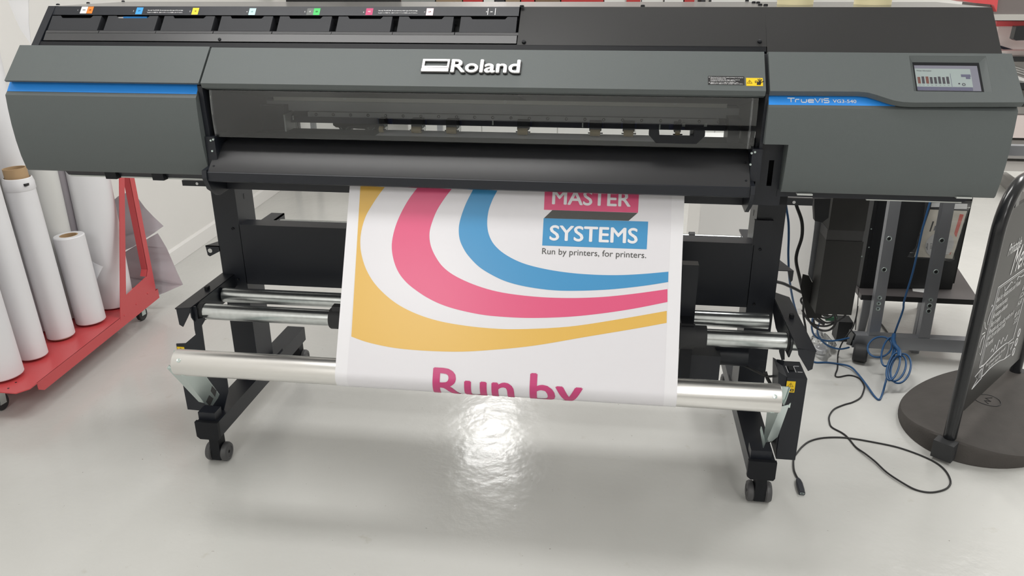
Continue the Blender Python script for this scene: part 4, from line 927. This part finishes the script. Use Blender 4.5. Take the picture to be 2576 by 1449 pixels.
mk.tube([bpt(.045 * math.cos(t * .2618), .045 * math.sin(t * .2618)) for t in range(24)], .0018, 6, close=True)
mk2 = B(); mk2.tube([bpt(a, b) for a, b in ((-.03, .012), (-.015, -.006), (-.004, .012), (.008, -.010), (.030, .006))], .0020, 6)
part(mk, 'moulded_ring', M['ink'], BASE); part(mk2, 'moulded_mark', M['ink'], BASE)
ZT, RB = .985, .150
tp_ = [spt(0, .003), spt(0, .3), spt(0, .6), spt(0, ZT - RB)]
for k in range(1, 10): a = math.pi / 2 * k / 9; tp_.append(spt(RB - RB * math.cos(a), ZT - RB + RB * math.sin(a)))
for k in range(0, 10): a = math.pi / 2 * k / 9; tp_.append(spt(SWD - RB + RB * math.sin(a), ZT - RB + RB * math.cos(a)))
tp_ += [spt(SWD, .6), spt(SWD, .3), spt(SWD, .060)]
part(B().tube(tp_, .0215, 20), 'tube_frame', M['tubeb'], SG)
# board with rounded upper corners between the tubes
pb = [(.016, .165), (SWD - .016, .150), (SWD - .016, .80), (SWD - .035, .875), (SWD - .075, .915), (.075, .905), (.040, .868), (.020, .80)]
PNL = part(B().prism([spt(u, v, -.004) for u, v in pb], SN * .012, .002), 'board', M['chalk'], SG)
pf_ = lambda a, b, c=0.0: spt(a, b, .0088 + c)
def stxt(t, p, h=None, end=None, hp=None, bold=0.0, sh=.25, w=1.0):
    u, v = suv(*p); hh = h or (suv(*hp)[1] - v)
    part(B().text(t, pf_, u, v, u1=suv(*end)[0] if end else None, h=hh, w=w, bold=bold, shear=sh), 'chalk_lettering', M['white'], PNL)
stxt('Printable', (2537, 645), .042, w=.62, bold=.012)
stxt('Menu', (2543.5, 692), .095, w=.66, bold=.012)
for t, p, e in (('Ideal for Restaurants and Hotels', (2508, 763), (2569, 713)), ('Textured surface', (2504.6, 783), (2536, 757)), ('Air-escape adhesive', (2498.5, 804), (2536, 772)),
                ('Easy to apply', (2493.3, 824), (2519, 801)), ('Printable but can also write on it', (2489, 844), (2552, 788)), ('with dry and liquid chalk', (2484.7, 859), (2530, 819)), ('A0 metres', (2480.4, 877), (2500, 858)),
                ('12.50', (2566, 752), (2581, 738)), ('14.50', (2560, 772), (2573, 757)), ('18.10', (2552, 802), (2566, 787)), ('3.35', (2551, 817), (2561, 806)), ('6.00', (2573, 732), (2585, 720))):
    stxt(t, p, .021, e, bold=.012)
def sline(px, r=.0016, nm='chalk_line', close=False, k=0):
    part(B().tube([pf_(*suv(x, y)) for x, y in px], r, 6, k, close), nm, M['white'], PNL)
sline([(2590, 669), (2514, 724), (2466, 926), (2475, 919)], .0012); sline([(2590, 673), (2517, 726), (2469, 926)], .0008)
sline([(2583, 730), (2574, 766), (2551, 852), (2539, 863)], .0012)
sline([(2530, 722), (2531, 732), (2540, 720), (2547, 710), (2550, 712)], .0012, k=5); sline([(2561, 705), (2565, 696), (2571, 697), (2578, 692)], .0012, k=5)
part(B().lathe(pf_(*suv(2555, 711)), SN, [(.0001, 0), (.003, 0), (.003, .0006), (.0001, .0006)], 12), 'chalk_dot', M['white'], PNL)
sline([(2496, 773), (2499, 768), (2500, 775), (2492, 795), (2487, 812), (2488, 818)], .0012, k=5); sline([(2466, 875), (2472, 855), (2480, 843)], .0012, k=4)
sline([(2479, 846), (2475, 870), (2469, 893), (2467, 890)], .0012, k=4); sline([(2480, 812), (2480, 824), (2484, 829)], .0016, k=4); sline([(2473, 842), (2480, 837)], .0014)
for (x, y) in ((2565, 837.5), (2558, 861.6), (2551, 885.8)):
    u, v = suv(x, y); part(B().tube([pf_(u + .013 * math.cos(t * .349), v + .016 * math.sin(t * .349)) for t in range(18)], .0022, 6, close=True), 'chalk_ring', M['white'], PNL)
sline([(2467, 926), (2477, 919), (2499, 895), (2516, 878), (2539, 863), (2532, 900), (2516, 909), (2494, 926), (2477, 944), (2470, 950)], .0013, k=3)
sline([(2472, 928), (2455, 949), (2461, 955), (2447, 980), (2471, 952), (2476, 920)], .0013); sline([(2541, 866), (2553, 860), (2544, 880), (2544, 892), (2530, 903)], .0013)
for k in range(7): sline([(2463 + k * .8, 952 - k * 3.4), (2471 + k * .8, 949 - k * 3.4)], .0006)
stxt('Your printable menu for the cafe', (2481, 925), .015, (2530, 880), bold=.016); stxt('in your local bar', (2488, 928), .015, (2520, 899), bold=.016)
sline([(2495, 886), (2499, 878), (2501, 886), (2506, 868), (2508, 880), (2512, 868), (2517, 856), (2520, 866), (2526, 850), (2530, 858), (2537, 843)], .0012, k=4)
part(B().prism([spt(u, v, -.012) for u, v in ((.10, .905), (.135, .905), (.135, .975), (.10, .965))], SN * .02, .004), 'hanger', M['tubeb'], SG)

# ------------------------------------------------------------------ steel stand, computer, low table
ST = thing('steel_stand', (1.40, 3.40, 0), 'grey steel stand with two drilled uprights behind the right end of the printer', 'stand')
BAR = part(B().box(1.080, 1.780, 3.372, 3.420, .052, .112, .004), 'base_bar', M['steel'], ST)
part(B().prism([(1.080, 3.37, .116), (1.072, 3.374, .060), (1.066, 3.41, .048), (1.075, 3.43, .116)], (.008, 0, 0)), 'bar_end', M['tubeb'], BAR)
for (xb, xt) in ((1.167, 1.152), (1.378, 1.362)):
    w = .023
    u_ = part(B().hexa([(xb - w, 3.376, .108), (xb + w, 3.376, .108), (xb + w, 3.410, .108), (xb - w, 3.410, .108), (xt - w, 3.376, .95), (xt + w, 3.376, .95), (xt + w, 3.410, .95), (xt - w, 3.410, .95)], .005), 'upright', M['steel'], ST)
    for z, kind in ((.565, 0), (.425, 0), (.295, 1), (.268, 1), (.243, 1)):
        xx = xb + (xt - xb) * (z - .108) / .842
        kind = kind if (z > .28 or xb < 1.3) else 0
        part(B().lathe((xx - .002, 3.3762, z), (0, -1, 0), [(.0065, -.001), (.0075, .001), (.010, .0016), (.012, -.001)] if kind == 0 else [(.0035, -.001), (.0035, .002), (.009, .003), (.010, -.001)], 20), 'bolt_ring', M['zinc'], u_)
        part(B().cyl((xx - .002, 3.3765, z), (xx - .002, 3.3752, z), .0066 if kind == 0 else .0034, seg=16), 'hole', M['ink'], u_)
part(B().box(1.10, 1.75, 3.376, 3.41, .93, .97, .003), 'top_bar', M['steel'], ST)
for cx in (1.112, 1.735):
    cs = part(B().box(cx - .012, cx + .012, 3.330, 3.380, .030, .053, .003), 'castor', M['tubeb'], ST)
    part(B().lathe(Vector((cx - .030, 3.350, .0405)), Vector((.95, -.31, 0)), [(0, 0), (.034, 0), (.0405, .008), (.0405, .052), (.034, .060), (0, .060)], 32), 'wheel', M['rubber'], cs)
TB = thing('low_table', (1.38, 3.75, 0), 'low dark brown table carrying the black computer behind the steel stand', 'table')
part(B().prism([(1.100, 3.425, .262), (1.590, 3.425, .262), (1.680, 4.02, .262), (1.100, 4.02, .262)], (0, 0, .023), .002), 'table_top', M['table'], TB)
part(B().box(1.100, 1.590, 3.4235, 3.425, .262, .2855), 'edge_band', M['ink'], TB)
for (x, y) in ((1.355, 3.99), (1.585, 3.99), (1.385, 3.47)): part(B().box(x - .016, x + .016, y - .016, y + .016, .0005, .262, .002), 'leg', M['steel'], TB)
part(B().prism([Vector((1.125, 3.46, .262)), Vector((1.165, 3.46, .262)), Vector((1.205, 3.62, .0005)), Vector((1.175, 3.62, .0005))], (0, .012, 0)), 'leg', M['steel'], TB)
pa, pb_ = onZ(2162, 724, .287), onZ(2394, 727, .287)
pu = Vector((pb_.x - pa.x, pb_.y - pa.y, 0)); PWD = pu.length; pu.normalize(); pn = Vector((-pu.y, pu.x, 0)); PCY = 0.0
def pcp(u, d, z): v = pa + pu * u + pn * d; v.z = z; return v
def pco(x, y, d): return onP(x, y, pa + pn * d, pn)
def pbox(u0, u1, d0, d1, z0, z1, bv=0.0): return B().hexa([pcp(u0, d0, z0), pcp(u1, d0, z0), pcp(u1, d1, z0), pcp(u0, d1, z0), pcp(u0, d0, z1), pcp(u1, d0, z1), pcp(u1, d1, z1), pcp(u0, d1, z1)], bv)
PC = thing('computer_tower', pcp(PWD / 2, .1, .2855), 'black desktop computer tower standing on the low table', 'computer')
part(pbox(0, PWD, 0, .20, .286, .78, .016), 'case', M['pc'], PC)
part(pbox(.02, PWD - .055, -.003, .002, .31, .76, .002), 'side_panel', M['pc'], PC)
part(pbox(PWD - .004, PWD + .012, .010, .19, .31, .77, .006), 'front_bezel', M['charcoal'], PC)
vb = B()
for i in range(14):
    for j in range(12):
        p = pcp(.03 + i * .008, -.0034, .35 + j * .010); q = pcp(.034 + i * .008, -.0034, .355 + j * .010)
        vb.prism([p, Vector((q.x, q.y, p.z)), q, Vector((p.x, p.y, q.z))], pn * .0004)
vp = part(vb, 'vent_grille', M['ink'], PC); vp['kind'] = 'stuff'
for (x, y) in ((2192, 576), (2186, 622), (2168, 645), (2242, 645), (2232, 711)):
    p = pco(x, y, -.003); part(B().lathe(p, -pn, [(0, .0022), (.003, .0015), (.0032, 0)], 10, False), 'case_screw', M['zinc'], PC)
sh_ = B().box(0, 0.10, 0, .06, 0, .0012); o = sh_.build('paper_sheet', M['paper']); o.location = onZ(2330, 735, .2856) + Vector((0, .02, 0)); o.rotation_euler = (0, 0, -.25)
tag(o, 'sheet of white paper sticking out from under the computer on the low table', 'paper')
# clear pouch with cards and a disc, taped on the computer
DP = thing('disc_pouch', pco(2360, 640, -.006), 'crumpled clear pouch with cards and a hand-marked disc taped on the computer', 'pouch')
def dpl(px, Y, nm, m, th=.0008, par=None): return part(B().prism([pco(x, y, Y) for x, y in px], pn * th), nm, m, par or DP)
dpl([(2340, 527), (2433, 531), (2396, 651), (2300, 646)], PCY - .0055, 'card', M['pale'])
dpl([(2344, 510), (2368, 510), (2366, 521), (2342, 521)], PCY - .0060, 'card', M['paper']); dpl([(2397, 512), (2434, 513), (2432, 526), (2395, 526)], PCY - .0060, 'card', M['paper'])
dpl([(2415, 538.5), (2424.5, 540), (2405.5, 597), (2400.5, 588)], PCY - .0062, 'red_bar', M['coral']); dpl([(2388, 640), (2393.5, 634), (2391, 640)], PCY - .0062, 'red_bar', M['coral'])
dpl([(2346, 557), (2350, 557), (2341, 583), (2338, 582)], PCY - .0062, 'bar_code', M['pgrey']); dpl([(2352, 568), (2356, 568), (2351, 580), (2348, 580)], PCY - .0062, 'bar_code', M['steel'])
dc = pco(2363.5, 616, -.0066); DR_ = .060
dk = B().lathe(dc, -pn, [(.0075, 0), (DR_, 0), (DR_, .0012), (.0075, .0012)], 48); DK = part(dk, 'disc', M['disc'], DP)
def rtxt(t, p0, p1, h):
    a, b = pco(*p0, -.0082), pco(*p1, -.0082); u = (b - a).normalized(); v = pn.cross(u) * -1
    part(B().text(t, lambda x, y, c=0.0: a + u * x + v * y, 0, 0, u1=(b - a).length, h=h, bold=.0), 'disc_writing', M['ink'], DK)
rtxt('office', (2334, 629), (2335, 612), .008); rtxt('2013', (2344, 627), (2345, 612), .008)
pg = B(); px_ = [(2327, 507), (2336, 503), (2447, 505), (2440, 522), (2434, 540), (2428, 552), (2400, 640), (2400, 652), (2388, 658), (2371, 654), (2300, 648), (2282, 646), (2288, 635), (2302, 622), (2313, 585), (2323, 548)]
cut_ = []
q = [pco(x, y, -.010) for x, y in px_]
zs_ = sorted(p.z for p in q)
def pfn(a, b, c): return Vector((a, pa.y + (a - pa.x) * pu.y / pu.x - .0125 + .003 * math.sin(a * 190 + b * 60) * math.sin(b * 170 + a * 80), b))
pg.flat([(p.x, p.z) for p in q], pfn, [zs_[0] + (zs_[-1] - zs_[0]) * i / 30 for i in range(1, 30)])
part(pg, 'clear_bag', M['bag'], DP, angle=80)

# ------------------------------------------------------------------ cables and bits on the floor
def cable(name, pts, r, m, lab, cat='cable', k=5):
    f = B().tube(pts, r, 8, k); o = f.build(name, m, None, 80); return tag(o, lab, cat)
def fl(lst, r): return [onZ(x, y, r) for x, y in lst]
r = .0032
usb = [(2005.4, 1139), (2018, 1123.7), (2037, 1110), (2066, 1102), (2105, 1100), (2143.6, 1103), (2201.6, 1113), (2259.6, 1125.6), (2317.6, 1146), (2356, 1165), (2379.4, 1185.5), (2391, 1208.7), (2387, 1224), (2370, 1233.9), (2339, 1238.7), (2304, 1232),
       (2269, 1216.5), (2230.6, 1191), (2201.6, 1164), (2176.5, 1144), (2153, 1124.7), (2134, 1102), (2118.5, 1089), (2093, 1075), (2086.6, 1062), (2086.6, 1046), (2099, 1029), (2124, 1018), (2145.5, 1011.6), (2165, 1000), (2173, 982), (2173.8, 970.5),
       (2165.5, 955.6), (2152, 947), (2134, 944), (2112.5, 948), (2102.6, 947), (2101.7, 940.6), (2106.7, 925.7), (2107.5, 896)]
P = fl([(2005.4, 1201), (1998, 1184), (1996, 1164)], r + .001) + fl([(1998, 1150)], r) + fl(usb, r)
for i in range(20, 24): P[i].z += .004
P += [onY(2112.5, 876, 3.36), onY(2121, 858, 3.37), onY(2134, 839.6, 3.38), onY(2145.6, 823, 3.40), onY(2154, 796, 3.42), onY(2158, 770, 3.44)]
UE = thing('usb_cable', onZ(2013, 1235, 0), 'black USB extension cable looping over the floor with its socket end by the control box', 'cable')
part(B().tube(P, r, 8, 5), 'cord', M['cable'], UE, angle=80)
a, b = onZ(2007, 1203, .008), onZ(2018, 1240, .010)
d = (b - a).normalized(); s_ = d.cross(Vector((0, 0, 1)))
pl = B(); rows = []
for t, hw, hh in ((0, .0035, .0035), (.12, .008, .005), (.35, .0105, .0068), (.75, .0105, .0072), (1.0, .0095, .0068)):
    c = a.lerp(b, t); c.z = .0078
    rows.append([pl.bm.verts.new(c + s_ * hw * x + Vector((0, 0, hh * z))) for x, z in ((-1, -.6), (-.7, -1), (.7, -1), (1, -.6), (1, .6), (.7, 1), (-.7, 1), (-1, .6))])
for u, v in zip(rows, rows[1:]):
    for i in range(8): j = (i + 1) % 8; pl.bm.faces.new((u[i], u[j], v[j], v[i]))
pl.bm.faces.new(rows[0]); pl.bm.faces.new(rows[-1][::-1])
PLG = part(pl, 'socket', mat('dark_blue_black_plastic', (.012, .015, .024), .4), UE)
e0 = b.copy(); e0.z = .0078
sk = B(); sk.ring([e0 + d * .0002 + s_ * x + Vector((0, 0, z)) for x, z in ((-.0065, -.003), (.0065, -.003), (.0065, .003), (-.0065, .003))], [e0 + d * .0002 + s_ * x + Vector((0, 0, z)) for x, z in ((-.0052, -.0018), (.0052, -.0018), (.0052, .0018), (-.0052, .0018))], d * .0006)
part(sk, 'metal_rim', M['zinc'], PLG)
rb_ = .0042
top = [onY(x, y, Y) for x, y, Y in ((1976, 500, 2.95), (1978, 521, 2.95), (1983.5, 560, 2.95), (1984, 600, 2.95), (1983, 640, 2.95), (1985, 690, 2.97), (1990, 730, 3.02), (1997, 765, 3.08), (2006, 795, 3.13), (2014, 820, 3.16), (2019, 846, 3.17))]
flo = fl([(2024.7, 876), (2034.7, 899), (2049.6, 911), (2079, 911.7), (2106, 915), (2137, 925.7), (2157, 944), (2178.7, 972), (2200, 997), (2212, 1005), (2220, 990)], rb_)
flo[0].z = .03
for i in (5, 6, 7): flo[i].z = .0118
up = [onY(x, y, Y) for x, y, Y in ((2228.4, 959, 3.08), (2235, 937, 3.14), (2243, 900, 3.22), (2250, 868, 3.30), (2249, 846, 3.35), (2255, 826, 3.35), (2271.5, 780, 3.35), (2275, 755, 3.35), (2295, 689, 3.35), (2310, 625, 3.35), (2321.5, 573, 3.35), (2340, 507, 3.35))]
BCt = thing('network_cable', onZ(2212, 1005, 0), 'long blue network cable with a tied coil hanging in front of the steel base bar', 'cable')
part(B().tube(top + flo + up, rb_, 8, 5), 'cord', M['bcable'], BCt, angle=80)
def loop(cx, cy, rx, ry, ang, Y, n=16, ph=0):
    out = []
    for i in range(n):
        t = 2 * math.pi * i / n + ph; a_ = rx * math.cos(t); b__ = ry * math.sin(t)
        yy = cy + a_ * math.sin(ang) + b__ * math.cos(ang); Yb = Y if Y > 1 else 3.352 - (yy - 846) * .0023 + Y
        out.append(onY(cx + a_ * math.cos(ang) - b__ * math.sin(ang), yy, Yb + .004 * math.sin(2 * t + ph)))
    return out
for (cx, cy, rx, ry, ang, Y) in ((2213, 873, 31, 25, -.35, .0), (2266, 927, 24, 38, .30, -.012), (2257, 926, 20, 34, .38, -.022), (2247, 922, 14, 36, .30, -.032), (2235, 885, 16, 37, .25, -.015)):
    part(B().tube(loop(cx, cy, rx, ry, ang, Y), rb_, 8, 4, True), 'coil_loop', M['bcable'], BCt, angle=80)
part(B().tube([onY(x, y, 3.34 - (y - 842) * .0026) for x, y in ((2249, 842), (2247, 856), (2251, 868), (2262, 882), (2262, 898))], .009, 8, 4), 'coil_tie', M['bcable'], BCt, angle=80)
cable('mains_cable', [onY(x, y, Y) for x, y, Y in ((2000, 498, 2.9), (2004, 518, 2.9), (2017, 557, 2.9), (2017, 596, 2.9), (2005, 635, 2.9), (2003, 660, 2.9), (2011, 696, 2.92), (2021, 737, 2.96), (2034, 770, 3.02), (2050, 800, 3.08), (2072, 815, 3.12))], .0062, M['cable'], 'thick black power cord hanging beside the right post of the printer')
cable('mains_cable', [onY(x, y, Y) for x, y, Y in ((1940, 705, 2.75), (1954, 709, 2.78), (1970, 713, 2.82), (1986, 720, 2.86), (2005, 729, 2.90), (2024, 741, 2.93), (2036, 760, 2.96), (2047, 788, 3.0))], .0058, M['cable'], 'black power cord leaving the right post toward the tangle of cables')
part(B().tube([onY(x, y, Y) for x, y, Y in ((1850, 913, 2.42), (1862, 915, 2.42), (1880, 923, 2.40), (1903, 935, 2.38), (1932, 947, 2.36), (1962, 942, 2.35))], .004, 8, 5), 'drive_cable', M['cable'], PR, angle=80)
part(B().tube([onY(x, y, Y) for x, y, Y in ((1925, 935, 2.45), (1930, 950, 2.44), (1940, 970, 2.43), (1950, 1000, 2.42))], .006, 8, 5), 'drive_cable', M['cable'], PR, angle=80)
tg = B(); rnd = random.Random(5)
for k in range(7):
    cx, cy, Y = 2062 + rnd.uniform(-12, 14), 790 + rnd.uniform(-22, 18), 3.05 + .05 * k
    tg.tube(loop(cx, cy, 30 + rnd.uniform(-8, 14), 17 + rnd.uniform(-5, 14), .55 + rnd.uniform(-.3, .3), Y, 12, k), .0045, 6, 4, True)
for pp in (((2022, 742), (2021, 790), (2026, 822), (2028, 850)), ((2036, 770), (2060, 800), (2080, 812), (2110, 805)), ((2018, 780), (2040, 812), (2080, 820), (2118, 800), (2128, 790))):
    tg.tube([onY(x, y, 3.15) for x, y in pp], .0045, 6, 5)
o = tg.build('cable_tangle', M['cable'], None, 80); tag(o, 'tangle of black cables bunched under the black electronics housing', 'cables', kind='stuff')
for pp, lab in ((((2044, 800), (2042, 825), (2050, 845), (2072, 856), (2100, 857), (2136, 850)), 'short blue cable arching to the end of the steel base bar, the upper one'), (((2062, 812), (2056, 832), (2064, 853), (2084, 870), (2112, 878), (2136, 874)), 'short blue cable arching to the end of the steel base bar, the lower one')):
    cable('patch_cable', [onY(x, y, 3.20 + .03 * i) for i, (x, y) in enumerate(pp)], .004, M['bcable'], lab)
pw = B(); q0 = onZ(2133, 860, 0); pw.box(q0.x - .055, q0.x + .010, q0.y, q0.y + .08, .0005, .10, .006); o = pw.build('power_adapter', M['pc'], None)
tag(o, 'black power adapter block on the floor left of the steel base bar', 'adapter')
q0 = onY(2090, 801, 3.2); gb = B().box(q0.x - .022, q0.x + .022, 3.19, 3.21, q0.z - .008, q0.z + .008, .002); o = gb.build('terminal_plug', mat('green_terminal', (.02, .09, .045), .5), None)
tag(o, 'small green terminal plug among the cables under the electronics housing', 'plug')
cable('thin_lead', [onY(x, y, 3.47) for x, y in ((2160, 725), (2158, 760), (2154, 800), (2152, 830))], .002, M['cable'], 'thin black lead hanging down at the left edge of the low table')
cable('floor_lead', fl([(2205, 800), (2222, 822), (2236, 842), (2252, 868)], .004), .004, M['cable'], 'short black lead lying under the low table between the uprights')
# crumpled clear bag with a white cap inside
bgc = onZ(2066, 893, 0); cb = B(); N1, N2 = 26, 14; rr = random.Random(3)
rows = []
for i in range(N2):
    f = i / (N2 - 1); row = []
    for k in range(N1):
        t = 2 * math.pi * k / N1; w = 1 + .22 * math.sin(3 * t + 5 * f) + .14 * math.sin(7 * t + 9 * f) + rr.uniform(-.06, .06)
        rad = (.082 * (1 - f) ** .55) * w; z = .002 + .075 * f ** .7 * (1 + .25 * math.sin(4 * t + 2)) + rr.uniform(0, .006)
        row.append(cb.bm.verts.new(bgc + Vector((rad * math.cos(t) * .75, .048 + rad * math.sin(t) * 1.05, z))))
    rows.append(row)
for u, v in zip(rows, rows[1:]):
    for k in range(N1): j = (k + 1) % N1; cb.bm.faces.new((u[k], u[j], v[j], v[k]))
o = cb.build('plastic_bag', M['bag'], None, 50); tag(o, 'crumpled clear plastic bag on the floor between the printer and the steel stand', 'bag')
wc = B().lathe(bgc + Vector((0, .022, .006)), (0, -.15, 1), [(0, .0), (.026, 0), (.028, .022), (.0255, .024), (.024, .004), (0, .004)], 32, False); o = wc.build('bottle_top', M['white'], None)
tag(o, 'round white plastic cap inside the clear bag on the floor', 'cap')

# ------------------------------------------------------------------ furniture behind the printer
CB = thing('white_cabinet', (.72, 4.15, 0), 'plain white cabinet standing behind the right post of the printer', 'cabinet')
part(B().box(.414, 1.035, 3.85, 4.45, .0005, .80, .002), 'carcass', M['trim'], CB)
part(B().box(.420, 1.030, 3.846, 3.85, .03, .795, .001), 'door', M['trim'], CB)
BC2 = thing('storage_unit', (.3, 7.65, 0), 'long white storage unit along the back wall with boxes on top', 'cabinet')
part(B().box(-2.0, 2.30, 7.40, 8.15, .0005, 1.10, .004), 'carcass', M['wall'], BC2)
for i in range(6): part(B().box(-1.99 + i * .715, -1.285 + i * .715, 7.384, 7.40, .05, 1.08, .002), 'door', M['wall'], BC2)
C_ = {'red': mat('red_carton', (.50, .04, .04), .5), 'tan': mat('tan_carton', (.33, .24, .16), .8), 'brown': mat('brown_bundle', (.22, .14, .09), .8), 'grey': mat('grey_carton', (.30, .31, .31), .6), 'dark': mat('dark_carton', (.03, .03, .035), .5), 'white': M['paper']}
LST = [(1010, 1095, 'grey'), (1097, 1163, 'tan'), (1165, 1215, 'red'), (1217, 1244, 'white'), (1246, 1270, 'dark'), (1272, 1309, 'tan'), (1311, 1345, 'red'), (1347, 1410, 'brown'), (1412, 1519, 'red'), (1521, 1573, 'white'), (1576, 1612, 'red'), (1615, 1668, 'white'), (1672, 1720, 'white'), (1722, 1748, 'red'), (1764, 1776, 'dark'), (1790, 1955, 'white')]
prev = 'the black monitor'
names = {'red': 'red', 'tan': 'tan', 'brown': 'brown', 'grey': 'grey', 'dark': 'black', 'white': 'white'}
for i, (xa, xb, c) in enumerate(LST):
    a, b = onY(xa, 2, 7.5).x, onY(xb, 2, 7.5).x
    o = B().box(a, b - .004, 7.5, 7.5 + min(.4, .25 + (i % 3) * .06), 1.101, 1.55 + .05 * ((i * 7) % 4), .004).build('storage_box', C_[c])
    tag(o, '%s box on the back storage unit, just right of %s' % (names[c], prev), 'box', 'boxes on the back storage unit')
    prev = 'the %s box above pixel' % names[c]
BX = [o for o in bpy.data.objects if o.name.startswith('storage_box')]
BX.sort(key=lambda o: o.location.x)
ords = ['first', 'second', 'third', 'fourth', 'fifth', 'sixth', 'seventh', 'eighth', 'ninth', 'tenth', 'eleventh', 'twelfth', 'thirteenth', 'fourteenth', 'fifteenth', 'sixteenth']
for i, o in enumerate(BX): o['label'] = '%s box at the back wall, %s from the left in its row over the printer' % (names[LST[i][2]], ords[i])
a, b = onY(722, 2, 6.25).x, onY(1008, 2, 6.25).x
MN = thing('monitor', ((a + b) / 2, 6.25, .76), 'wide black monitor at the back wall showing just over the ink bay', 'monitor')
cm = (a + b) / 2
part(B().box(a, b, 6.23, 6.27, 1.20, 1.80, .006), 'screen', M['pc'], MN); part(B().box(cm - .04, cm + .04, 6.27, 6.30, .78, 1.5, .004), 'stand', M['pc'], MN); part(B().box(cm - .15, cm + .15, 6.17, 6.37, .7605, .778, .004), 'foot', M['pc'], MN)
DKT = thing('office_desk', (cm, 6.3, 0), 'white desk at the back of the room carrying the black monitor', 'desk')
part(B().box(cm - .50, cm + .80, 6.05, 6.6, .73, .76, .004), 'desk_top', M['wall'], DKT)
for (x, y) in ((-.46, 6.09), (.76, 6.09), (.76, 6.56), (-.46, 6.56)): part(B().box(cm + x - .02, cm + x + .02, y - .02, y + .02, .0005, .73, .003), 'leg', M['steel'], DKT)
# second machine at the right
SM = thing('large_machine', (3.1, 6.5, 0), 'large light grey machine with red band and black bars at the right picture edge', 'machine')
def mp(xa, ya, xb, yb, Y, dep, nm, m, bv=.006):
    a = onY(xa, ya, Y); b = onY(xb, yb, Y); return part(B().box(a.x, b.x, Y, Y + dep, b.z, a.z, bv), nm, m, SM)
M['taupe'] = mat('taupe_panel', (.16, .14, .135), .5); M['lgrey'] = mat('pale_grey_panel', (.52, .50, .48), .5); M['lpink'] = mat('pale_pink_panel', (.66, .58, .56), .5); M['mgrey'] = mat('mid_grey_panel', (.30, .29, .28), .5)
mp(2507, -60, 2760, 36, 6.2, .5, 'hood', M['taupe']); mp(2506, 36, 2760, 52, 6.15, .4, 'rail', M['alu']); mp(2508, 53, 2760, 67, 6.22, .4, 'red_band', M['red'])
part(B().prism([onY(x, y, 6.15) for x, y in ((2424, -40), (2516, -40), (2507, 30), (2500, 12), (2450, 7), (2424, 2))], (0, .3, 0)), 'red_side', M['red'], SM)
mp(2512, 68, 2760, 128, 6.45, .1, 'white_panel', M['trim']); mp(2520, 128, 2760, 142, 6.3, .3, 'front_ledge', M['lpink']); mp(2548, 142, 2760, 155, 6.2, .3, 'black_bar', M['tubeb']); mp(2530, 155, 2760, 208, 6.35, .2, 'slatted_panel', M['lgrey'])
part(B().prism([onY(x, y, 6.42) for x, y in ((2515, 114), (2600, 140), (2600, 148), (2515, 121))], (0, .01, 0)), 'blue_line', M['navy'], SM)
for dy in (0, 6, 12): part(B().tube([onY(2553, 168 + dy, 6.34), onY(2640, 196 + dy, 6.34)], .006, 8), 'slat', M['trim'], SM)
part(B().tube([onY(2555, 196, 6.30), onY(2640, 228, 6.30)], .018, 10), 'white_tube', M['trim'], SM)
mp(2558, 208, 2760, 227, 6.2, .3, 'black_bar', M['tubeb']); mp(2535, 227, 2760, 249, 6.3, .3, 'grey_ledge', M['mgrey']); mp(2562, 250, 2760, 267, 6.22, .3, 'black_bar', M['tubeb']); mp(2535, 268, 2760, 290, 6.3, .3, 'grey_ledge', M['lgrey']); mp(2520, 290, 2760, 351, 6.25, .4, 'pink_panel', M['lpink']); mp(2510, 352, 2760, 404, 6.3, .4, 'grey_panel', M['mgrey']); mp(2505, 405, 2760, 436, 6.35, .4, 'base_panel', M['lgrey'])
q = [onZ(x, y, .09) for x, y in ((2519, 434), (2531, 432), (2640, 508), (2640, 540))]
part(B().prism(q, (0, 0, -.0895)), 'foot', M['mgrey'], SM)
part(B().prism([onY(x, y, 6.1) for x, y in ((2557, 66), (2620, 64), (2620, 100), (2556, 102), (2549, 98))], (0, .06, 0), .01), 'black_lever', M['tubeb'], SM)
